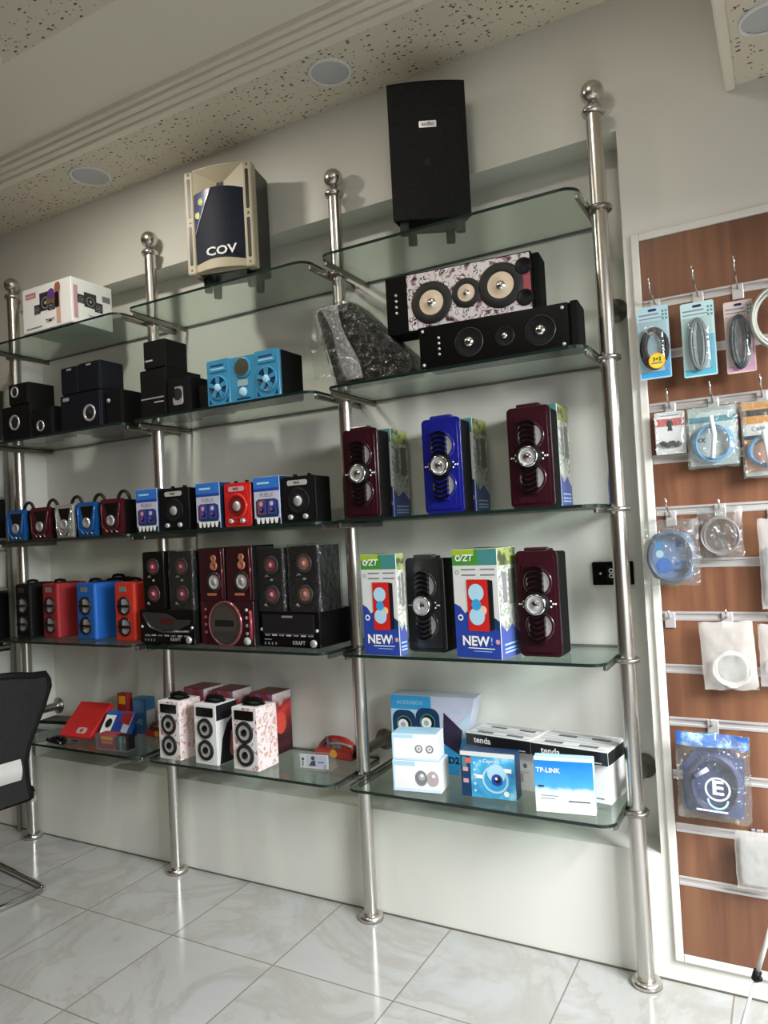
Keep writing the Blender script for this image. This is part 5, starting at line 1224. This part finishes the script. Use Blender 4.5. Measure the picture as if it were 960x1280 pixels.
rackbox('storage_case', 'black case under the jars on the left edge rack', 'case', .85, .235, black)
rackbox('storage_case', 'pale grey case above the lowest black one, left edge rack', 'case', .655, .17, lgrey)
rackbox('storage_case', 'lowest black case on the left edge rack', 'case', .40, .225, matte)

# ======================================================================= light
SKY, DOOR, L1P, L2P = 300, 12, 13, 7
def area(name, loc, rot, sx, sy, power, col):
    L = bpy.data.lights.new(name, 'AREA'); L.shape = 'RECTANGLE'; L.size = sx; L.size_y = sy; L.energy = power; L.color = col
    o = bpy.data.objects.new(name, L); COL.objects.link(o); o.location = loc; o.rotation_euler = rot; return o
def aim(o, tgt): o.rotation_euler = (Vector(tgt)-o.location).to_track_quat('-Z', 'Y').to_euler()
aim(area('street_sky_daylight', (XR+.75, -1.15, 2.15), (0, 0, 0), 1.5, 1.2, SKY, (.94, .98, 1.0)), (.1, -.4, .2))
aim(area('doorway_daylight', (XR+.15, (DY0+DY1)/2, 1.0), (0, 0, 0), 1.7, 1.7, DOOR, (.94, .98, 1.0)), (.2, -.5, .1))
for x, y, p in ((-1.63, -.765, L1P), (-.25, -.76, L1P*.22), (-.5, -2.0, L2P), (.0, -3.6, L2P)):  # second one is an unseen fill, added to brighten the upper right wall
    L = bpy.data.lights.new('ceiling_and_fill_lamp', 'AREA'); L.shape = 'DISK'; L.size = .16 if y > -1 else .3; L.energy = p; L.color = (1, .95, .84)
    o = bpy.data.objects.new('ceiling_and_fill_lamp', L); COL.objects.link(o); o.location = (x, y, CZ-.004)
wd = bpy.data.worlds.new('World'); scene.world = wd; wd.use_nodes = True
bg = wd.node_tree.nodes['Background']; sk = wd.node_tree.nodes.new('ShaderNodeTexSky'); sk.sky_type = 'NISHITA'; sk.sun_disc = False; sk.sun_elevation = R(45)
wd.node_tree.links.new(sk.outputs[0], bg.inputs[0]); bg.inputs[1].default_value = .12

# ======================================================================= camera
yaw, pitch, roll, F = -0.50307, 0.02803, -0.05286, 914.0
yaw, pitch, roll = R(-28.82425735), R(1.6058383), R(-3.02851051)
cy, sy, cp, sp = math.cos(yaw), math.sin(yaw), math.cos(pitch), math.sin(pitch)
fw = Vector((sy*cp, cy*cp, sp)); rt = Vector((cy, -sy, 0)); up = rt.cross(fw)
r2 = rt*math.cos(roll) + up*math.sin(roll); u2 = up*math.cos(roll) - rt*math.sin(roll)
cam = bpy.data.cameras.new('camera'); co = bpy.data.objects.new('camera', cam); COL.objects.link(co)
M = Matrix((( r2.x, u2.x, -fw.x, .41405), (r2.y, u2.y, -fw.y, -2.10687), (r2.z, u2.z, -fw.z, 1.27748), (0, 0, 0, 1)))
co.matrix_world = M
cam.sensor_fit = 'HORIZONTAL'; cam.sensor_width = 36.0; cam.lens = 36.0*F/960; cam.clip_start = .02
scene.camera = co
scene.view_settings.view_transform = 'Standard'; scene.view_settings.look = 'None'; scene.view_settings.gamma = 1.0; scene.view_settings.use_curve_mapping = False
scene.view_settings.exposure = 0.0
scene.cycles.use_denoising = True
scene.cycles.max_bounces = 12; scene.cycles.transparent_max_bounces = 24
